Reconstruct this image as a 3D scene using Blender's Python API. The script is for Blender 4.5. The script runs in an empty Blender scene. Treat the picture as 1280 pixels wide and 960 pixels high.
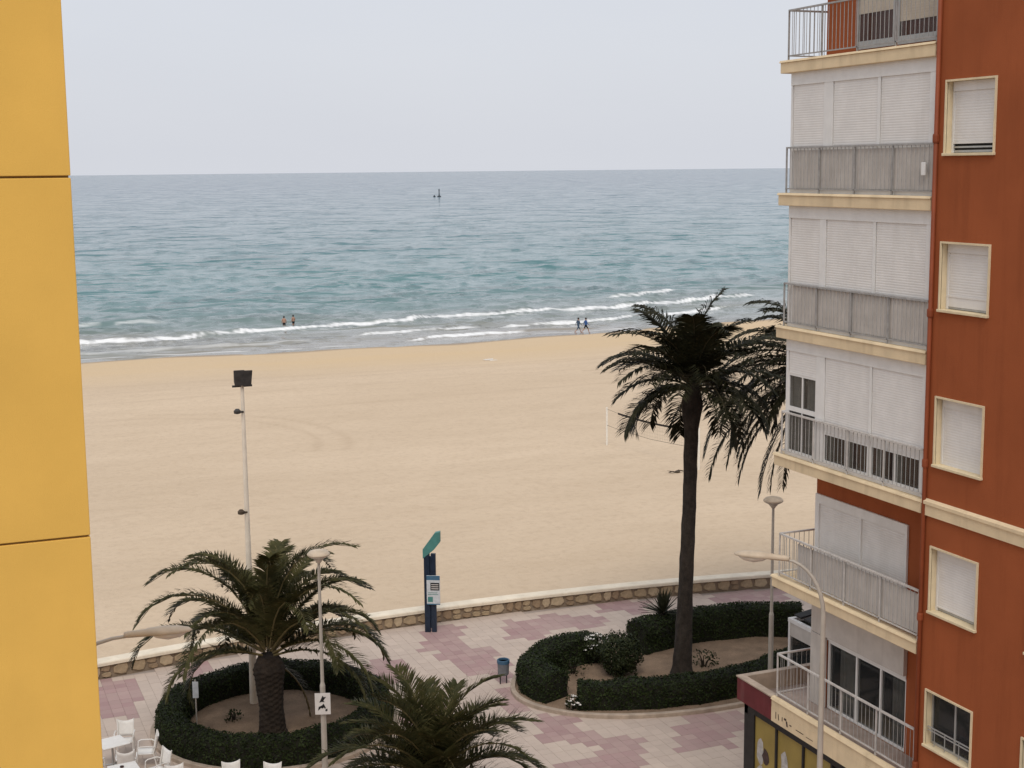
import bpy, math, random
import numpy as np
from mathutils import Vector, Matrix, noise

# ------------------------------------------------------------------ camera, sky, sun, exposure
scene = bpy.context.scene
COL = scene.collection
H = 16.5                                   # eye height above the promenade
FPX, PITCH, YAW, ROLL = 1800.0, math.atan(270.5 / 1800), math.radians(22.4), math.atan(9 / 885)
_F = Vector((math.sin(YAW) * math.cos(PITCH), math.cos(YAW) * math.cos(PITCH), -math.sin(PITCH)))
_R0 = Vector((math.cos(YAW), -math.sin(YAW), 0)); _U0 = _R0.cross(_F)
_R = _R0 * math.cos(ROLL) - _U0 * math.sin(ROLL); _U = _U0 * math.cos(ROLL) + _R0 * math.sin(ROLL)
cam_d = bpy.data.cameras.new('camera'); cam = bpy.data.objects.new('camera', cam_d); COL.objects.link(cam)
cam_d.sensor_width = 36; cam_d.lens = 36 * FPX / 1280; cam_d.clip_start = 0.1; cam_d.clip_end = 30000
cam.matrix_world = Matrix(((_R.x, _U.x, -_F.x, 0), (_R.y, _U.y, -_F.y, 0), (_R.z, _U.z, -_F.z, H), (0, 0, 0, 1)))
scene.camera = cam

SUN_EL, SUN_AZ = math.radians(52), math.radians(-158)      # azimuth from +Y (the sea) towards +X
world = bpy.data.worlds.new('World'); scene.world = world; world.use_nodes = True
nt = world.node_tree; nt.nodes.clear()
w_out = nt.nodes.new('ShaderNodeOutputWorld'); w_bg = nt.nodes.new('ShaderNodeBackground')
w_sky = nt.nodes.new('ShaderNodeTexSky'); w_sky.sky_type = 'NISHITA'; w_sky.sun_disc = False
w_sky.sun_elevation = SUN_EL; w_sky.sun_rotation = SUN_AZ; w_sky.dust_density = 4.0; w_sky.air_density = 1.0
w_mix = nt.nodes.new('ShaderNodeMix'); w_mix.data_type = 'RGBA'; w_mix.inputs[0].default_value = 0.86
w_mix.inputs[7].default_value = (7.5, 7.75, 8.4, 1)       # even veil of high thin cloud over the clear sky
w_bg.inputs['Strength'].default_value = 0.1
w_tc = nt.nodes.new('ShaderNodeTexCoord'); w_sep = nt.nodes.new('ShaderNodeSeparateXYZ'); w_max = nt.nodes.new('ShaderNodeMath'); w_cmb = nt.nodes.new('ShaderNodeCombineXYZ')
w_max.operation = 'MAXIMUM'; w_max.inputs[1].default_value = 0.012     # the sky goes on unchanged down to the dip of the sea horizon
nt.links.new(w_tc.outputs['Generated'], w_sep.inputs[0]); nt.links.new(w_sep.outputs[0], w_cmb.inputs[0]); nt.links.new(w_sep.outputs[1], w_cmb.inputs[1])
nt.links.new(w_sep.outputs[2], w_max.inputs[0]); nt.links.new(w_max.outputs[0], w_cmb.inputs[2]); nt.links.new(w_cmb.outputs[0], w_sky.inputs[0])
w_no = nt.nodes.new('ShaderNodeTexNoise'); w_no.inputs['Scale'].default_value = 2.2; w_no.inputs['Detail'].default_value = 6; w_no.inputs['Roughness'].default_value = .6
w_mp = nt.nodes.new('ShaderNodeMapping'); w_mp.inputs['Scale'].default_value = (1, 1, 3.5); nt.links.new(w_tc.outputs['Generated'], w_mp.inputs[0]); nt.links.new(w_mp.outputs[0], w_no.inputs['Vector'])
w_cm = nt.nodes.new('ShaderNodeMix'); w_cm.data_type = 'RGBA'; w_cm.inputs[6].default_value = (7.25, 7.5, 8.2, 1); w_cm.inputs[7].default_value = (7.95, 8.15, 8.7, 1)
nt.links.new(w_no.outputs['Fac'], w_cm.inputs[0]); nt.links.new(w_cm.outputs[2], w_mix.inputs[7])
nt.links.new(w_sky.outputs[0], w_mix.inputs[6]); nt.links.new(w_mix.outputs[2], w_bg.inputs['Color'])
nt.links.new(w_bg.outputs[0], w_out.inputs[0])

sun_d = bpy.data.lights.new('sun', 'SUN'); sun_d.energy = 1.5; sun_d.angle = math.radians(28); sun_d.color = (1, .95, .87)
sun = bpy.data.objects.new('sun', sun_d); COL.objects.link(sun)
_sd = Vector((math.sin(SUN_AZ) * math.cos(SUN_EL), math.cos(SUN_AZ) * math.cos(SUN_EL), math.sin(SUN_EL)))
sun.rotation_euler = _sd.to_track_quat('Z', 'Y').to_euler(); sun.location = (-20, -20, 60)

scene.view_settings.view_transform = 'Standard'; scene.view_settings.look = 'None'
scene.view_settings.exposure = 0.0; scene.view_settings.gamma = 1.0; scene.view_settings.use_curve_mapping = False
scene.render.engine = 'CYCLES'; scene.cycles.use_denoising = True; scene.cycles.max_bounces = 6

rng = random.Random(7)

# ------------------------------------------------------------------ helpers
def tag(o, label=None, cat=None, group=None, kind=None):
    if label: o['label'] = label
    if cat: o['category'] = cat
    if group: o['group'] = group
    if kind: o['kind'] = kind
    return o

def thing(name, label, cat, loc=(0, 0, 0), group=None, rz=0.0):
    o = bpy.data.objects.new(name, None); COL.objects.link(o)
    o.empty_display_size = 0.2; o.location = loc; o.rotation_euler.z = rz
    return tag(o, label, cat, group)

def copy_tree(o, parent=None):
    c = o.copy(); COL.objects.link(c); c.parent = parent
    for ch in list(o.children): copy_tree(ch, c)
    return c

class MB:
    def __init__(s): s.v = []; s.f = []; s.m = []
    def add(s, vs, fs, mi=0):
        b = len(s.v); s.v += [tuple(p) for p in vs]; s.f += [tuple(b + i for i in f) for f in fs]; s.m += [mi] * len(fs); return s
    def box(s, x0, x1, y0, y1, z0, z1, mi=0):
        vs = [(x0, y0, z0), (x1, y0, z0), (x1, y1, z0), (x0, y1, z0), (x0, y0, z1), (x1, y0, z1), (x1, y1, z1), (x0, y1, z1)]
        return s.add(vs, [(0, 3, 2, 1), (4, 5, 6, 7), (0, 1, 5, 4), (1, 2, 6, 5), (2, 3, 7, 6), (3, 0, 4, 7)], mi)
    def beam(s, p, q, w, h, up=(0, 0, 1)):
        p, q = Vector(p), Vector(q); d = (q - p).normalized(); up = Vector(up)
        if abs(d.dot(up)) > .98: up = Vector((0, 1, 0))
        a = d.cross(up).normalized() * w / 2; b = a.cross(d).normalized() * h / 2
        vs = [p - a - b, p + a - b, p + a + b, p - a + b, q - a - b, q + a - b, q + a + b, q - a + b]
        return s.add(vs, [(0, 3, 2, 1), (4, 5, 6, 7), (0, 1, 5, 4), (1, 2, 6, 5), (2, 3, 7, 6), (3, 0, 4, 7)])
    def tube(s, pts, rad, n=8, cap=True):
        pts = [Vector(p) for p in pts]; k = len(pts)
        rad = [rad] * k if not hasattr(rad, '__len__') else rad
        vs = []; prev = None
        for i, p in enumerate(pts):
            t = (pts[min(i + 1, k - 1)] - pts[max(i - 1, 0)]).normalized()
            if prev is None:
                ref = Vector((0, 0, 1)) if abs(t.z) < .9 else Vector((1, 0, 0)); a = t.cross(ref).normalized()
            else: a = (prev - t * prev.dot(t)).normalized()
            prev = a; b = t.cross(a)
            vs += [p + (a * math.cos(2 * math.pi * j / n) + b * math.sin(2 * math.pi * j / n)) * rad[i] for j in range(n)]
        fs = [(i * n + j, i * n + (j + 1) % n, (i + 1) * n + (j + 1) % n, (i + 1) * n + j) for i in range(k - 1) for j in range(n)]
        if cap: fs += [tuple(range(n))[::-1], tuple((k - 1) * n + j for j in range(n))]
        return s.add(vs, fs)
    def lathe(s, prof, c=(0, 0, 0), n=16, fn=None, cap=True):
        vs = []; c = Vector(c); k = len(prof)
        for i, (r, z) in enumerate(prof):
            for j in range(n):
                a = 2 * math.pi * j / n; rr = r * (fn(i, j, a, z) if fn else 1)
                vs.append(c + Vector((rr * math.cos(a), rr * math.sin(a), z)))
        fs = [(i * n + j, i * n + (j + 1) % n, (i + 1) * n + (j + 1) % n, (i + 1) * n + j) for i in range(k - 1) for j in range(n)]
        if cap: fs += [tuple(range(n))[::-1], tuple((k - 1) * n + j for j in range(n))]
        return s.add(vs, fs)
    def prism(s, poly, axis, a0, a1):
        n = len(poly)
        def P(u, w, a): return {'x': (a, u, w), 'y': (u, a, w), 'z': (u, w, a)}[axis]
        vs = [P(u, w, a0) for u, w in poly] + [P(u, w, a1) for u, w in poly]
        fs = [tuple(range(n))[::-1], tuple(range(n, 2 * n))] + [(i, (i + 1) % n, n + (i + 1) % n, n + i) for i in range(n)]
        return s.add(vs, fs)
    def mesh(s, name, off=(0, 0, 0), smooth=False):
        me = bpy.data.meshes.new(name)
        o = Vector(off)
        me.from_pydata([(x - o.x, y - o.y, z - o.z) for x, y, z in s.v], [], s.f)
        if any(s.m): me.polygons.foreach_set('material_index', s.m)
        if smooth: me.polygons.foreach_set('use_smooth', [True] * len(s.f))
        me.update(); return me
    def build(s, name, mats, parent=None, off=None, smooth=False, bevel=0.0, loc=None):
        """world-coordinate shape; OFF is the world position of the thing's Empty (children stay at local 0)"""
        me = s.mesh(name, off if off is not None else (0, 0, 0), smooth)
        for m in (mats if isinstance(mats, (list, tuple)) else [mats]): me.materials.append(m)
        return link(name, me, parent, loc, bevel)

def link(name, me, parent=None, loc=None, bevel=0.0):
    o = bpy.data.objects.new(name, me); COL.objects.link(o); o.parent = parent
    if loc is not None: o.location = loc
    if bevel:
        b = o.modifiers.new('bevel', 'BEVEL'); b.width = bevel; b.segments = 2; b.limit_method = 'ANGLE'; b.angle_limit = math.radians(40)
    return o

# ------------------------------------------------------------------ materials
def new_mat(name):
    m = bpy.data.materials.new(name); m.use_nodes = True
    n = m.node_tree.nodes; b = n['Principled BSDF']; return m, n, m.node_tree.links, b

def mixnode(n, l, fac, a, b, blend='MIX'):
    x = n.new('ShaderNodeMix'); x.data_type = 'RGBA'; x.blend_type = blend
    for i, v in ((0, fac), (6, a), (7, b)):
        if hasattr(v, 'is_linked') or isinstance(v, bpy.types.NodeSocket): l.new(v, x.inputs[i])
        else: x.inputs[i].default_value = v if i == 0 else (*v[:3], 1)
    return x.outputs[2]

def noisenode(n, l, coord, scale, detail=4, rough=.55, stretch=None, dist=0.0):
    if stretch:
        mp = n.new('ShaderNodeMapping'); mp.inputs['Scale'].default_value = stretch; l.new(coord, mp.inputs[0]); coord = mp.outputs[0]
    t = n.new('ShaderNodeTexNoise'); t.inputs['Scale'].default_value = scale; t.inputs['Detail'].default_value = detail
    t.inputs['Roughness'].default_value = rough; t.inputs['Distortion'].default_value = dist; l.new(coord, t.inputs['Vector']); return t.outputs['Fac']

def ramp(n, l, src, lo, hi, a=0.0, b=1.0):
    r = n.new('ShaderNodeMapRange'); r.inputs[1].default_value = lo; r.inputs[2].default_value = hi
    r.inputs[3].default_value = a; r.inputs[4].default_value = b; l.new(src, r.inputs[0]); return r.outputs[0]

def mat(name, col, rough=.7, var=.14, scale=3.0, bump=0.0, bscale=60.0, metal=0.0, spec=.3, dirt=0.0, dirtcol=(.12, .1, .08), fine=0.0):
    m, n, l, b = new_mat(name)
    co = n.new('ShaderNodeTexCoord').outputs['Object']
    f = ramp(n, l, noisenode(n, l, co, scale, 5), .3, .7)
    c = mixnode(n, l, f, [x * (1 - var) for x in col], [min(1, x * (1 + var)) for x in col])
    if fine:
        g = ramp(n, l, noisenode(n, l, co, bscale, 3), .3, .7)
        c = mixnode(n, l, g, c, mixnode(n, l, 1.0, c, (1 - fine, 1 - fine, 1 - fine), 'MULTIPLY'))
    if dirt:
        d = ramp(n, l, noisenode(n, l, co, 1.2, 6, .65, stretch=(2.2, 2.2, .22)), .5, .78, 0, dirt)
        c = mixnode(n, l, d, c, dirtcol)
    l.new(c, b.inputs['Base Color'])
    b.inputs['Roughness'].default_value = rough; b.inputs['Metallic'].default_value = metal
    b.inputs['Specular IOR Level'].default_value = spec
    if bump:
        bp = n.new('ShaderNodeBump'); bp.inputs['Strength'].default_value = bump; bp.inputs['Distance'].default_value = .02
        l.new(noisenode(n, l, co, bscale, 4), bp.inputs['Height']); l.new(bp.outputs[0], b.inputs['Normal'])
    return m

def leaf_mat(name, c1, c2, c3, scale=1.5, rough=.55):
    m, n, l, b = new_mat(name)
    co = n.new('ShaderNodeTexCoord').outputs['Object']
    c = mixnode(n, l, ramp(n, l, noisenode(n, l, co, scale, 3), .35, .65), c1, c2)
    c = mixnode(n, l, ramp(n, l, noisenode(n, l, co, 9, 2), .55, .75), c, c3)
    l.new(c, b.inputs['Base Color']); b.inputs['Roughness'].default_value = rough; b.inputs['Specular IOR Level'].default_value = .12
    return m

M = {}
M['red'] = mat('brick red render', (.345, .096, .035), .85, .10, .7, .35, 90, spec=.15, dirt=.38, dirtcol=(.17, .045, .016), fine=.10)
M['redpipe'] = mat('red painted pipe', (.235, .056, .020), .6, .15, 2)
M['cream'] = mat('cream painted concrete', (.72, .575, .375), .8, .09, 2.2, .15, 70, dirt=.45, dirtcol=(.36, .27, .16))
M['creamtrim'] = mat('cream window trim', (.70, .58, .385), .7, .08, 5, dirt=.3, dirtcol=(.4, .32, .2))
M['shutter'] = mat('white roller shutter', (.72, .70, .675), .5, .05, 3, dirt=.3, dirtcol=(.5, .47, .43))
M['whiteframe'] = mat('white aluminium frame', (.74, .73, .71), .4, .05, 4, dirt=.2, dirtcol=(.5, .47, .42))
M['rail'] = mat('grey painted steel rail', (.33, .32, .31), .5, .2, 8)
M['railcap'] = mat('pale painted steel rail', (.52, .49, .46), .5, .15, 8)
M['screen'] = mat('grey ribbed balcony screen', (.53, .495, .455), .6, .10, 3, dirt=.35, dirtcol=(.26, .23, .2))
M['beigeblind'] = mat('beige slatted blind', (.50, .44, .36), .6, .1, 4)
M['curtain'] = mat('pale curtain', (.42, .42, .38), .9, .2, 5)
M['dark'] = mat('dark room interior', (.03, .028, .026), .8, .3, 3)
M['alu'] = mat('anodised aluminium', (.42, .42, .41), .4, .1, 6, metal=.4)
M['fasciared'] = mat('worn red fascia sheet', (.125, .020, .024), .55, .2, 2.5, dirt=.3, dirtcol=(.3, .2, .18))
M['blackframe'] = mat('black shop frame', (.018, .017, .017), .45, .3, 6)
M['posteryellow'] = mat('yellow shop poster', (.30, .22, .06), .45, .16, 1.6)
M['terrace'] = mat('worn terrace floor', (.34, .27, .23), .85, .22, 1.4, .2, 40, dirt=.4)
M['pink'] = mat('print pale shapes', (.42, .40, .38), .6, .3, 8)
M['printdark'] = mat('print dark shapes', (.06, .035, .03), .6, .4, 9)
M['yellow'] = mat('ochre yellow render', (.775, .46, .102), .85, .06, .9, .22, 120, spec=.12, fine=.04, dirt=.22, dirtcol=(.66, .39, .09))
M['groove'] = mat('dark wall groove', (.26, .15, .04), .9, .2, 6)
M['galv'] = mat('pale galvanised steel', (.46, .42, .365), .55, .12, 3, metal=.15, dirt=.25, dirtcol=(.33, .29, .24))
M['mast'] = mat('weathered pale mast steel', (.74, .66, .55), .6, .08, 3)
M['lamphead'] = mat('faded cream lamp housing', (.56, .46, .345), .5, .1, 6, dirt=.2)
M['lampglass'] = mat('frosted lamp bowl', (.70, .63, .54), .25, .06, 6, spec=.5)
M['floodblack'] = mat('dark floodlight housing', (.045, .042, .04), .5, .3, 6)
M['navy'] = mat('navy blue painted steel', (.010, .021, .042), .4, .25, 5, spec=.4, dirt=.25, dirtcol=(.07, .09, .11))
M['teal'] = mat('teal green panel', (.075, .22, .20), .5, .12, 5, dirt=.2, dirtcol=(.07, .2, .19))
M['notice'] = mat('pale notice sheet', (.55, .58, .60), .5, .12, 9)
M['noticeblue'] = mat('blue notice header', (.06, .14, .22), .5, .1, 9)
M['signwhite'] = mat('white sign plate', (.72, .69, .66), .45, .06, 9)
M['black'] = mat('black print', (.012, .012, .012), .6, .1, 9)
M['binblue'] = mat('blue plastic bin', (.05, .11, .18), .45, .15, 8)
M['binbody'] = mat('grey bin body', (.15, .155, .17), .55, .2, 8)
M['plastic'] = mat('white moulded plastic', (.80, .775, .73), .4, .05, 9, dirt=.25, dirtcol=(.55, .48, .4))
M['chairsling'] = mat('pale sling fabric', (.68, .62, .55), .75, .1, 12)
M['soil'] = mat('brown planting soil', (.26, .18, .12), .95, .22, 1.6, .7, 25, fine=.3)
M['kerb'] = mat('weathered concrete kerb', (.40, .32, .25), .85, .2, 3, .3, 40, dirt=.3)
M['coping'] = mat('pale coping stone', (.76, .67, .53), .8, .1, 1.2, .2, 40, dirt=.35, dirtcol=(.4, .32, .23))
M['stonecore'] = mat('wall mortar', (.25, .19, .135), .95, .2, 6, .4, 40)
M['stoneA'] = mat('tan wall stone', (.42, .315, .20), .9, .25, 5, .5, 40, fine=.25)
M['stoneB'] = mat('brown wall stone', (.33, .235, .15), .9, .25, 5, .5, 40, fine=.25)
M['stoneC'] = mat('ochre wall stone', (.50, .39, .26), .9, .2, 5, .5, 40, fine=.25)
M['frond'] = leaf_mat('date palm leaf', (.034, .035, .012), (.075, .070, .025), (.14, .115, .052))
M['frondlight'] = leaf_mat('younger palm leaf', (.032, .036, .013), (.075, .070, .026), (.13, .105, .048))
M['frondtall'] = leaf_mat('dark palm leaf', (.014, .015, .007), (.032, .031, .014), (.06, .052, .026))
M['rachis'] = mat('palm leaf stalk', (.17, .135, .06), .6, .25, 3)
M['rachisdark'] = mat('dark palm leaf stalk', (.07, .058, .03), .6, .25, 3)
M['trunk'] = mat('palm trunk bark', (.036, .026, .019), .95, .4, 5, .9, 22, fine=.35)
M['trunktall'] = mat('dark palm trunk bark', (.042, .033, .026), .95, .4, 4, .9, 22, fine=.35)
M['hedge'] = leaf_mat('hedge leaf', (.012, .018, .005), (.024, .035, .010), (.042, .056, .017), 2.0)
M['hedgecore'] = mat('hedge inner twigs', (.012, .012, .007), .95, .3, 6)
M['bush'] = leaf_mat('bush leaf', (.014, .02, .008), (.03, .038, .014), (.055, .06, .025), 2.5)
M['flower'] = mat('white petals', (.75, .72, .68), .7, .1, 9)
M['agave'] = leaf_mat('spiky plant leaf', (.018, .02, .012), (.04, .042, .022), (.065, .06, .04), 3)
M['netblack'] = mat('dark net cord', (.03, .026, .024), .8, .2, 9)
M['postwhite'] = mat('white net post', (.78, .74, .66), .6, .08, 9)
M['skin'] = mat('bare skin', (.42, .24, .17), .6, .1, 20)  # one even skin tone shared by every person
M['hair'] = mat('dark hair', (.03, .02, .015), .7, .2, 20)
M['clothblue'] = mat('blue shirt cloth', (.045, .11, .30), .8, .15, 15)
M['clothslate'] = mat('slate blue outfit cloth', (.05, .085, .14), .8, .15, 15)
M['clothblack'] = mat('black shorts cloth', (.012, .012, .016), .8, .15, 15)
M['buoy'] = mat('dark buoy paint', (.03, .04, .05), .6, .2, 4)
M['drift'] = mat('grey driftwood', (.07, .052, .036), .9, .3, 9)
M['litterwhite'] = mat('pale weathered board', (.7, .66, .6), .7, .1, 9)

# glass
m, n, l, b = new_mat('window glass'); M['glass'] = m
b.inputs['Base Color'].default_value = (.035, .038, .04, 1); b.inputs['Roughness'].default_value = .04
b.inputs['Specular IOR Level'].default_value = .6; b.inputs['Alpha'].default_value = .38

# sand: pale dry grains, trodden patches, damper strip by the water line
m, n, l, b = new_mat('beach sand'); M['sand'] = m
co = n.new('ShaderNodeTexCoord').outputs['Object']
sep = n.new('ShaderNodeSeparateXYZ'); l.new(co, sep.inputs[0])
c = mixnode(n, l, ramp(n, l, noisenode(n, l, co, .045, 5, .6, stretch=(.5, 1.6, 1)), .35, .68), (.60, .465, .325), (.675, .53, .378))
c = mixnode(n, l, ramp(n, l, noisenode(n, l, co, .45, 6, .7, stretch=(.6, 1.3, 1)), .45, .72, 0, .34), c, (.52, .395, .268))
c = mixnode(n, l, ramp(n, l, noisenode(n, l, co, 2.6, 4, .6), .48, .75, 0, .42), c, (.47, .35, .235))
at = n.new('ShaderNodeAttribute'); at.attribute_name = 'damp'
dn = n.new('ShaderNodeMath'); dn.operation = 'MULTIPLY'; l.new(at.outputs['Fac'], dn.inputs[0])
l.new(ramp(n, l, noisenode(n, l, co, .12, 4, .6, stretch=(.35, 1.5, 1)), .25, .6, .55, 1), dn.inputs[1])
c = mixnode(n, l, dn.outputs[0], c, (.645, .48, .295))
wt = n.new('ShaderNodeAttribute'); wt.attribute_name = 'wet'
c = mixnode(n, l, wt.outputs['Fac'], c, (.28, .205, .135))
tr = n.new('ShaderNodeAttribute'); tr.attribute_name = 'track'
c = mixnode(n, l, tr.outputs['Fac'], c, (.45, .33, .22))
l.new(c, b.inputs['Base Color']); b.inputs['Specular IOR Level'].default_value = .2
l.new(ramp(n, l, wt.outputs['Fac'], 0, 1, .95, .35), b.inputs['Roughness'])
bp = n.new('ShaderNodeBump'); bp.inputs['Strength'].default_value = .9; bp.inputs['Distance'].default_value = .12
l.new(noisenode(n, l, co, 1.6, 8, .72), bp.inputs['Height']); l.new(bp.outputs[0], b.inputs['Normal'])

# sea
m, n, l, b = new_mat('sea water'); M['sea'] = m
geo = n.new('ShaderNodeNewGeometry'); co = geo.outputs['Position']
fo = n.new('ShaderNodeAttribute'); fo.attribute_name = 'foam'
sh = n.new('ShaderNodeAttribute'); sh.attribute_name = 'shallow'
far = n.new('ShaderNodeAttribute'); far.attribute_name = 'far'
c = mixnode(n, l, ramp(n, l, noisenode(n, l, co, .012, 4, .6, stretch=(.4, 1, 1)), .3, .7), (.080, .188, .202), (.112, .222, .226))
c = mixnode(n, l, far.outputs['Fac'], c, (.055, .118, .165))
c = mixnode(n, l, sh.outputs['Fac'], c, (.30, .27, .23))
c = mixnode(n, l, fo.outputs['Fac'], c, (.86, .86, .85))
l.new(c, b.inputs['Base Color']); b.inputs['IOR'].default_value = 1.33
l.new(ramp(n, l, fo.outputs['Fac'], 0, 1, .12, .8), b.inputs['Roughness'])
def peaks(scale, lo, hi, gain, st=(.85, 1, 1), seed=0.0):                # sparse short-crested wavelets
    mp = n.new('ShaderNodeMapping'); mp.inputs['Location'].default_value = (seed, seed * 1.7, 0); mp.inputs['Scale'].default_value = st; l.new(co, mp.inputs[0])
    return ramp(n, l, noisenode(n, l, mp.outputs[0], scale, 3, .55), lo, hi, 0, gain)
def plus(a, b_):
    x = n.new('ShaderNodeMath'); x.operation = 'ADD'; l.new(a, x.inputs[0]); l.new(b_, x.inputs[1]); return x.outputs[0]
hh = plus(plus(peaks(.40, .60, .80, .30, seed=3.0), peaks(.17, .59, .80, .8, seed=11.0)), peaks(.05, .50, .8, 3.0, seed=29.0))
hh = plus(hh, ramp(n, l, noisenode(n, l, co, 1.1, 4, .6, stretch=(.5, 1, 1)), .2, .8, 0, .05))
bp = n.new('ShaderNodeBump'); bp.inputs['Strength'].default_value = 1.0; bp.inputs['Distance'].default_value = 1.0
l.new(hh, bp.inputs['Height']); l.new(bp.outputs[0], b.inputs['Normal'])

# paving: colour of each slab is carried by the slab
m, n, l, b = new_mat('promenade paving'); M['paving'] = m
co = n.new('ShaderNodeTexCoord').outputs['Object']
pk = n.new('ShaderNodeAttribute'); pk.attribute_name = 'pinkness'
jt = n.new('ShaderNodeAttribute'); jt.attribute_name = 'shade'
c = mixnode(n, l, pk.outputs['Fac'], (.56, .46, .38), (.38, .245, .235))
c = mixnode(n, l, jt.outputs['Fac'], mixnode(n, l, 1.0, c, (.90, .90, .90), 'MULTIPLY'), c)
c = mixnode(n, l, ramp(n, l, noisenode(n, l, co, .35, 6, .65), .42, .75, 0, .4), c, (.42, .335, .29))
c = mixnode(n, l, ramp(n, l, noisenode(n, l, co, 3.0, 4, .6), .55, .8, 0, .35), c, (.38, .30, .26))
l.new(c, b.inputs['Base Color']); b.inputs['Roughness'].default_value = .8; b.inputs['Specular IOR Level'].default_value = .25

# ------------------------------------------------------------------ the ground, the beach and the sea
SEA = -2.0
def wall_y(x):                                   # line of the low sea wall, gently bowed
    d = x - 17.0
    if abs(d) <= 14: return 48.25 - .0072 * d * d
    return 48.25 - .0072 * 196 - .2016 * (abs(d) - 14) * .35
def shore_y(x):
    x = min(x, 200)
    return 145.0 + (0.0014 * (x - 45) ** 2 if x > 45 else 0) + 1.1 * math.sin(x * .09) + .5 * math.sin(x * .31 + 1)
def sand_z(x, y):
    d = y - shore_y(x)
    if d > 0: z = SEA - .035 * d
    else: z = float(np.interp(-d, [0, 6, 22, 30, 70, 97], [SEA, -1.72, -1.15, -1.0, -.3, .12]))
    return z + .035 * noise.noise((x * .12, y * .2, 0)) * min(1, abs(d) / 8)

xs = np.concatenate([np.linspace(-260, -20, 14)[:-1], np.linspace(-20, 130, 420), np.linspace(130, 420, 14)[1:]])
ts = np.concatenate([np.linspace(0, .82, 190), np.linspace(.82, 1.0, 90)[1:], [1.25]])
tracks = [((690, 452), (712, 448), (716, 462)), ((150, 500), (182, 480), (176, 492))]
vs, damp, wet, trk = [], [], [], []
for t in ts:
    for x in xs:
        y0 = wall_y(x) + .3; y1 = shore_y(x) + 12
        y = y0 + (y1 - y0) * t
        z = sand_z(x, y); d = y - shore_y(x)
        vs.append((x, y, z))
        damp.append(float(np.interp(-d, [2, 12, 19, 26], [.8, 1, .6, 0])))
        wet.append(float(np.interp(-d + 1.2 * noise.noise((x * .2, y * .3, 5)), [-.5, .9, 2.6], [1, .75, 0])))
        k = 0
        for c0, s0, w0 in ((118, .006, .35), (121.5, .012, .3), (112, -.004, .3), (104, .02, .25)):
            k = max(k, .22 * math.exp(-((y - c0 - s0 * (x - 40) - 1.2 * math.sin(x * .05 + c0)) / w0) ** 2))
        if 40 < x < 75 and 98 < y < 116:                                             # wheel marks that swing round
            for off in (0, 1.9):
                k = max(k, .55 * math.exp(-((math.hypot(x - 50, y - 96) - 14.5 - off) / .28) ** 2) * (1 if x > 53 else 0))
        if 14 < x < 30 and 84 < y < 110:
            for off in (0, 1.9):
                k = max(k, .3 * math.exp(-((math.hypot(x - 10, y - 90) - 13 - off) / .28) ** 2))
        trk.append(k)
nx = len(xs)
fs = [(i * nx + j, i * nx + j + 1, (i + 1) * nx + j + 1, (i + 1) * nx + j) for i in range(len(ts) - 1) for j in range(nx - 1)]
me = bpy.data.meshes.new('beach'); me.from_pydata(vs, [], fs)
for nm, arr in (('damp', damp), ('wet', wet), ('track', trk)):
    a = me.attributes.new(nm, 'FLOAT', 'POINT'); a.data.foreach_set('value', arr)
me.polygons.foreach_set('use_smooth', [True] * len(fs)); me.materials.append(M['sand'])
tag(link('beach', me), kind='structure')

# promenade base (joint bed) under the slabs and the streets round about
gm = MB(); gm.add([(-260, -120, -.03), (420, -120, -.03), (420, 40, -.03), (-260, 40, -.03)], [(0, 1, 2, 3)])
pts = [x for x in np.linspace(-260, 420, 120)]
for a, b_ in zip(pts[:-1], pts[1:]):
    gm.add([(a, 40, -.03), (b_, 40, -.03), (b_, wall_y(b_) + .2, -.03), (a, wall_y(a) + .2, -.03)], [(0, 1, 2, 3)])
M['bed'] = mat('mortar bed and street surface', (.36, .30, .26), .9, .15, .6, .2, 20)
tag(gm.build('promenade_ground', M['bed']), kind='structure')

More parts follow.
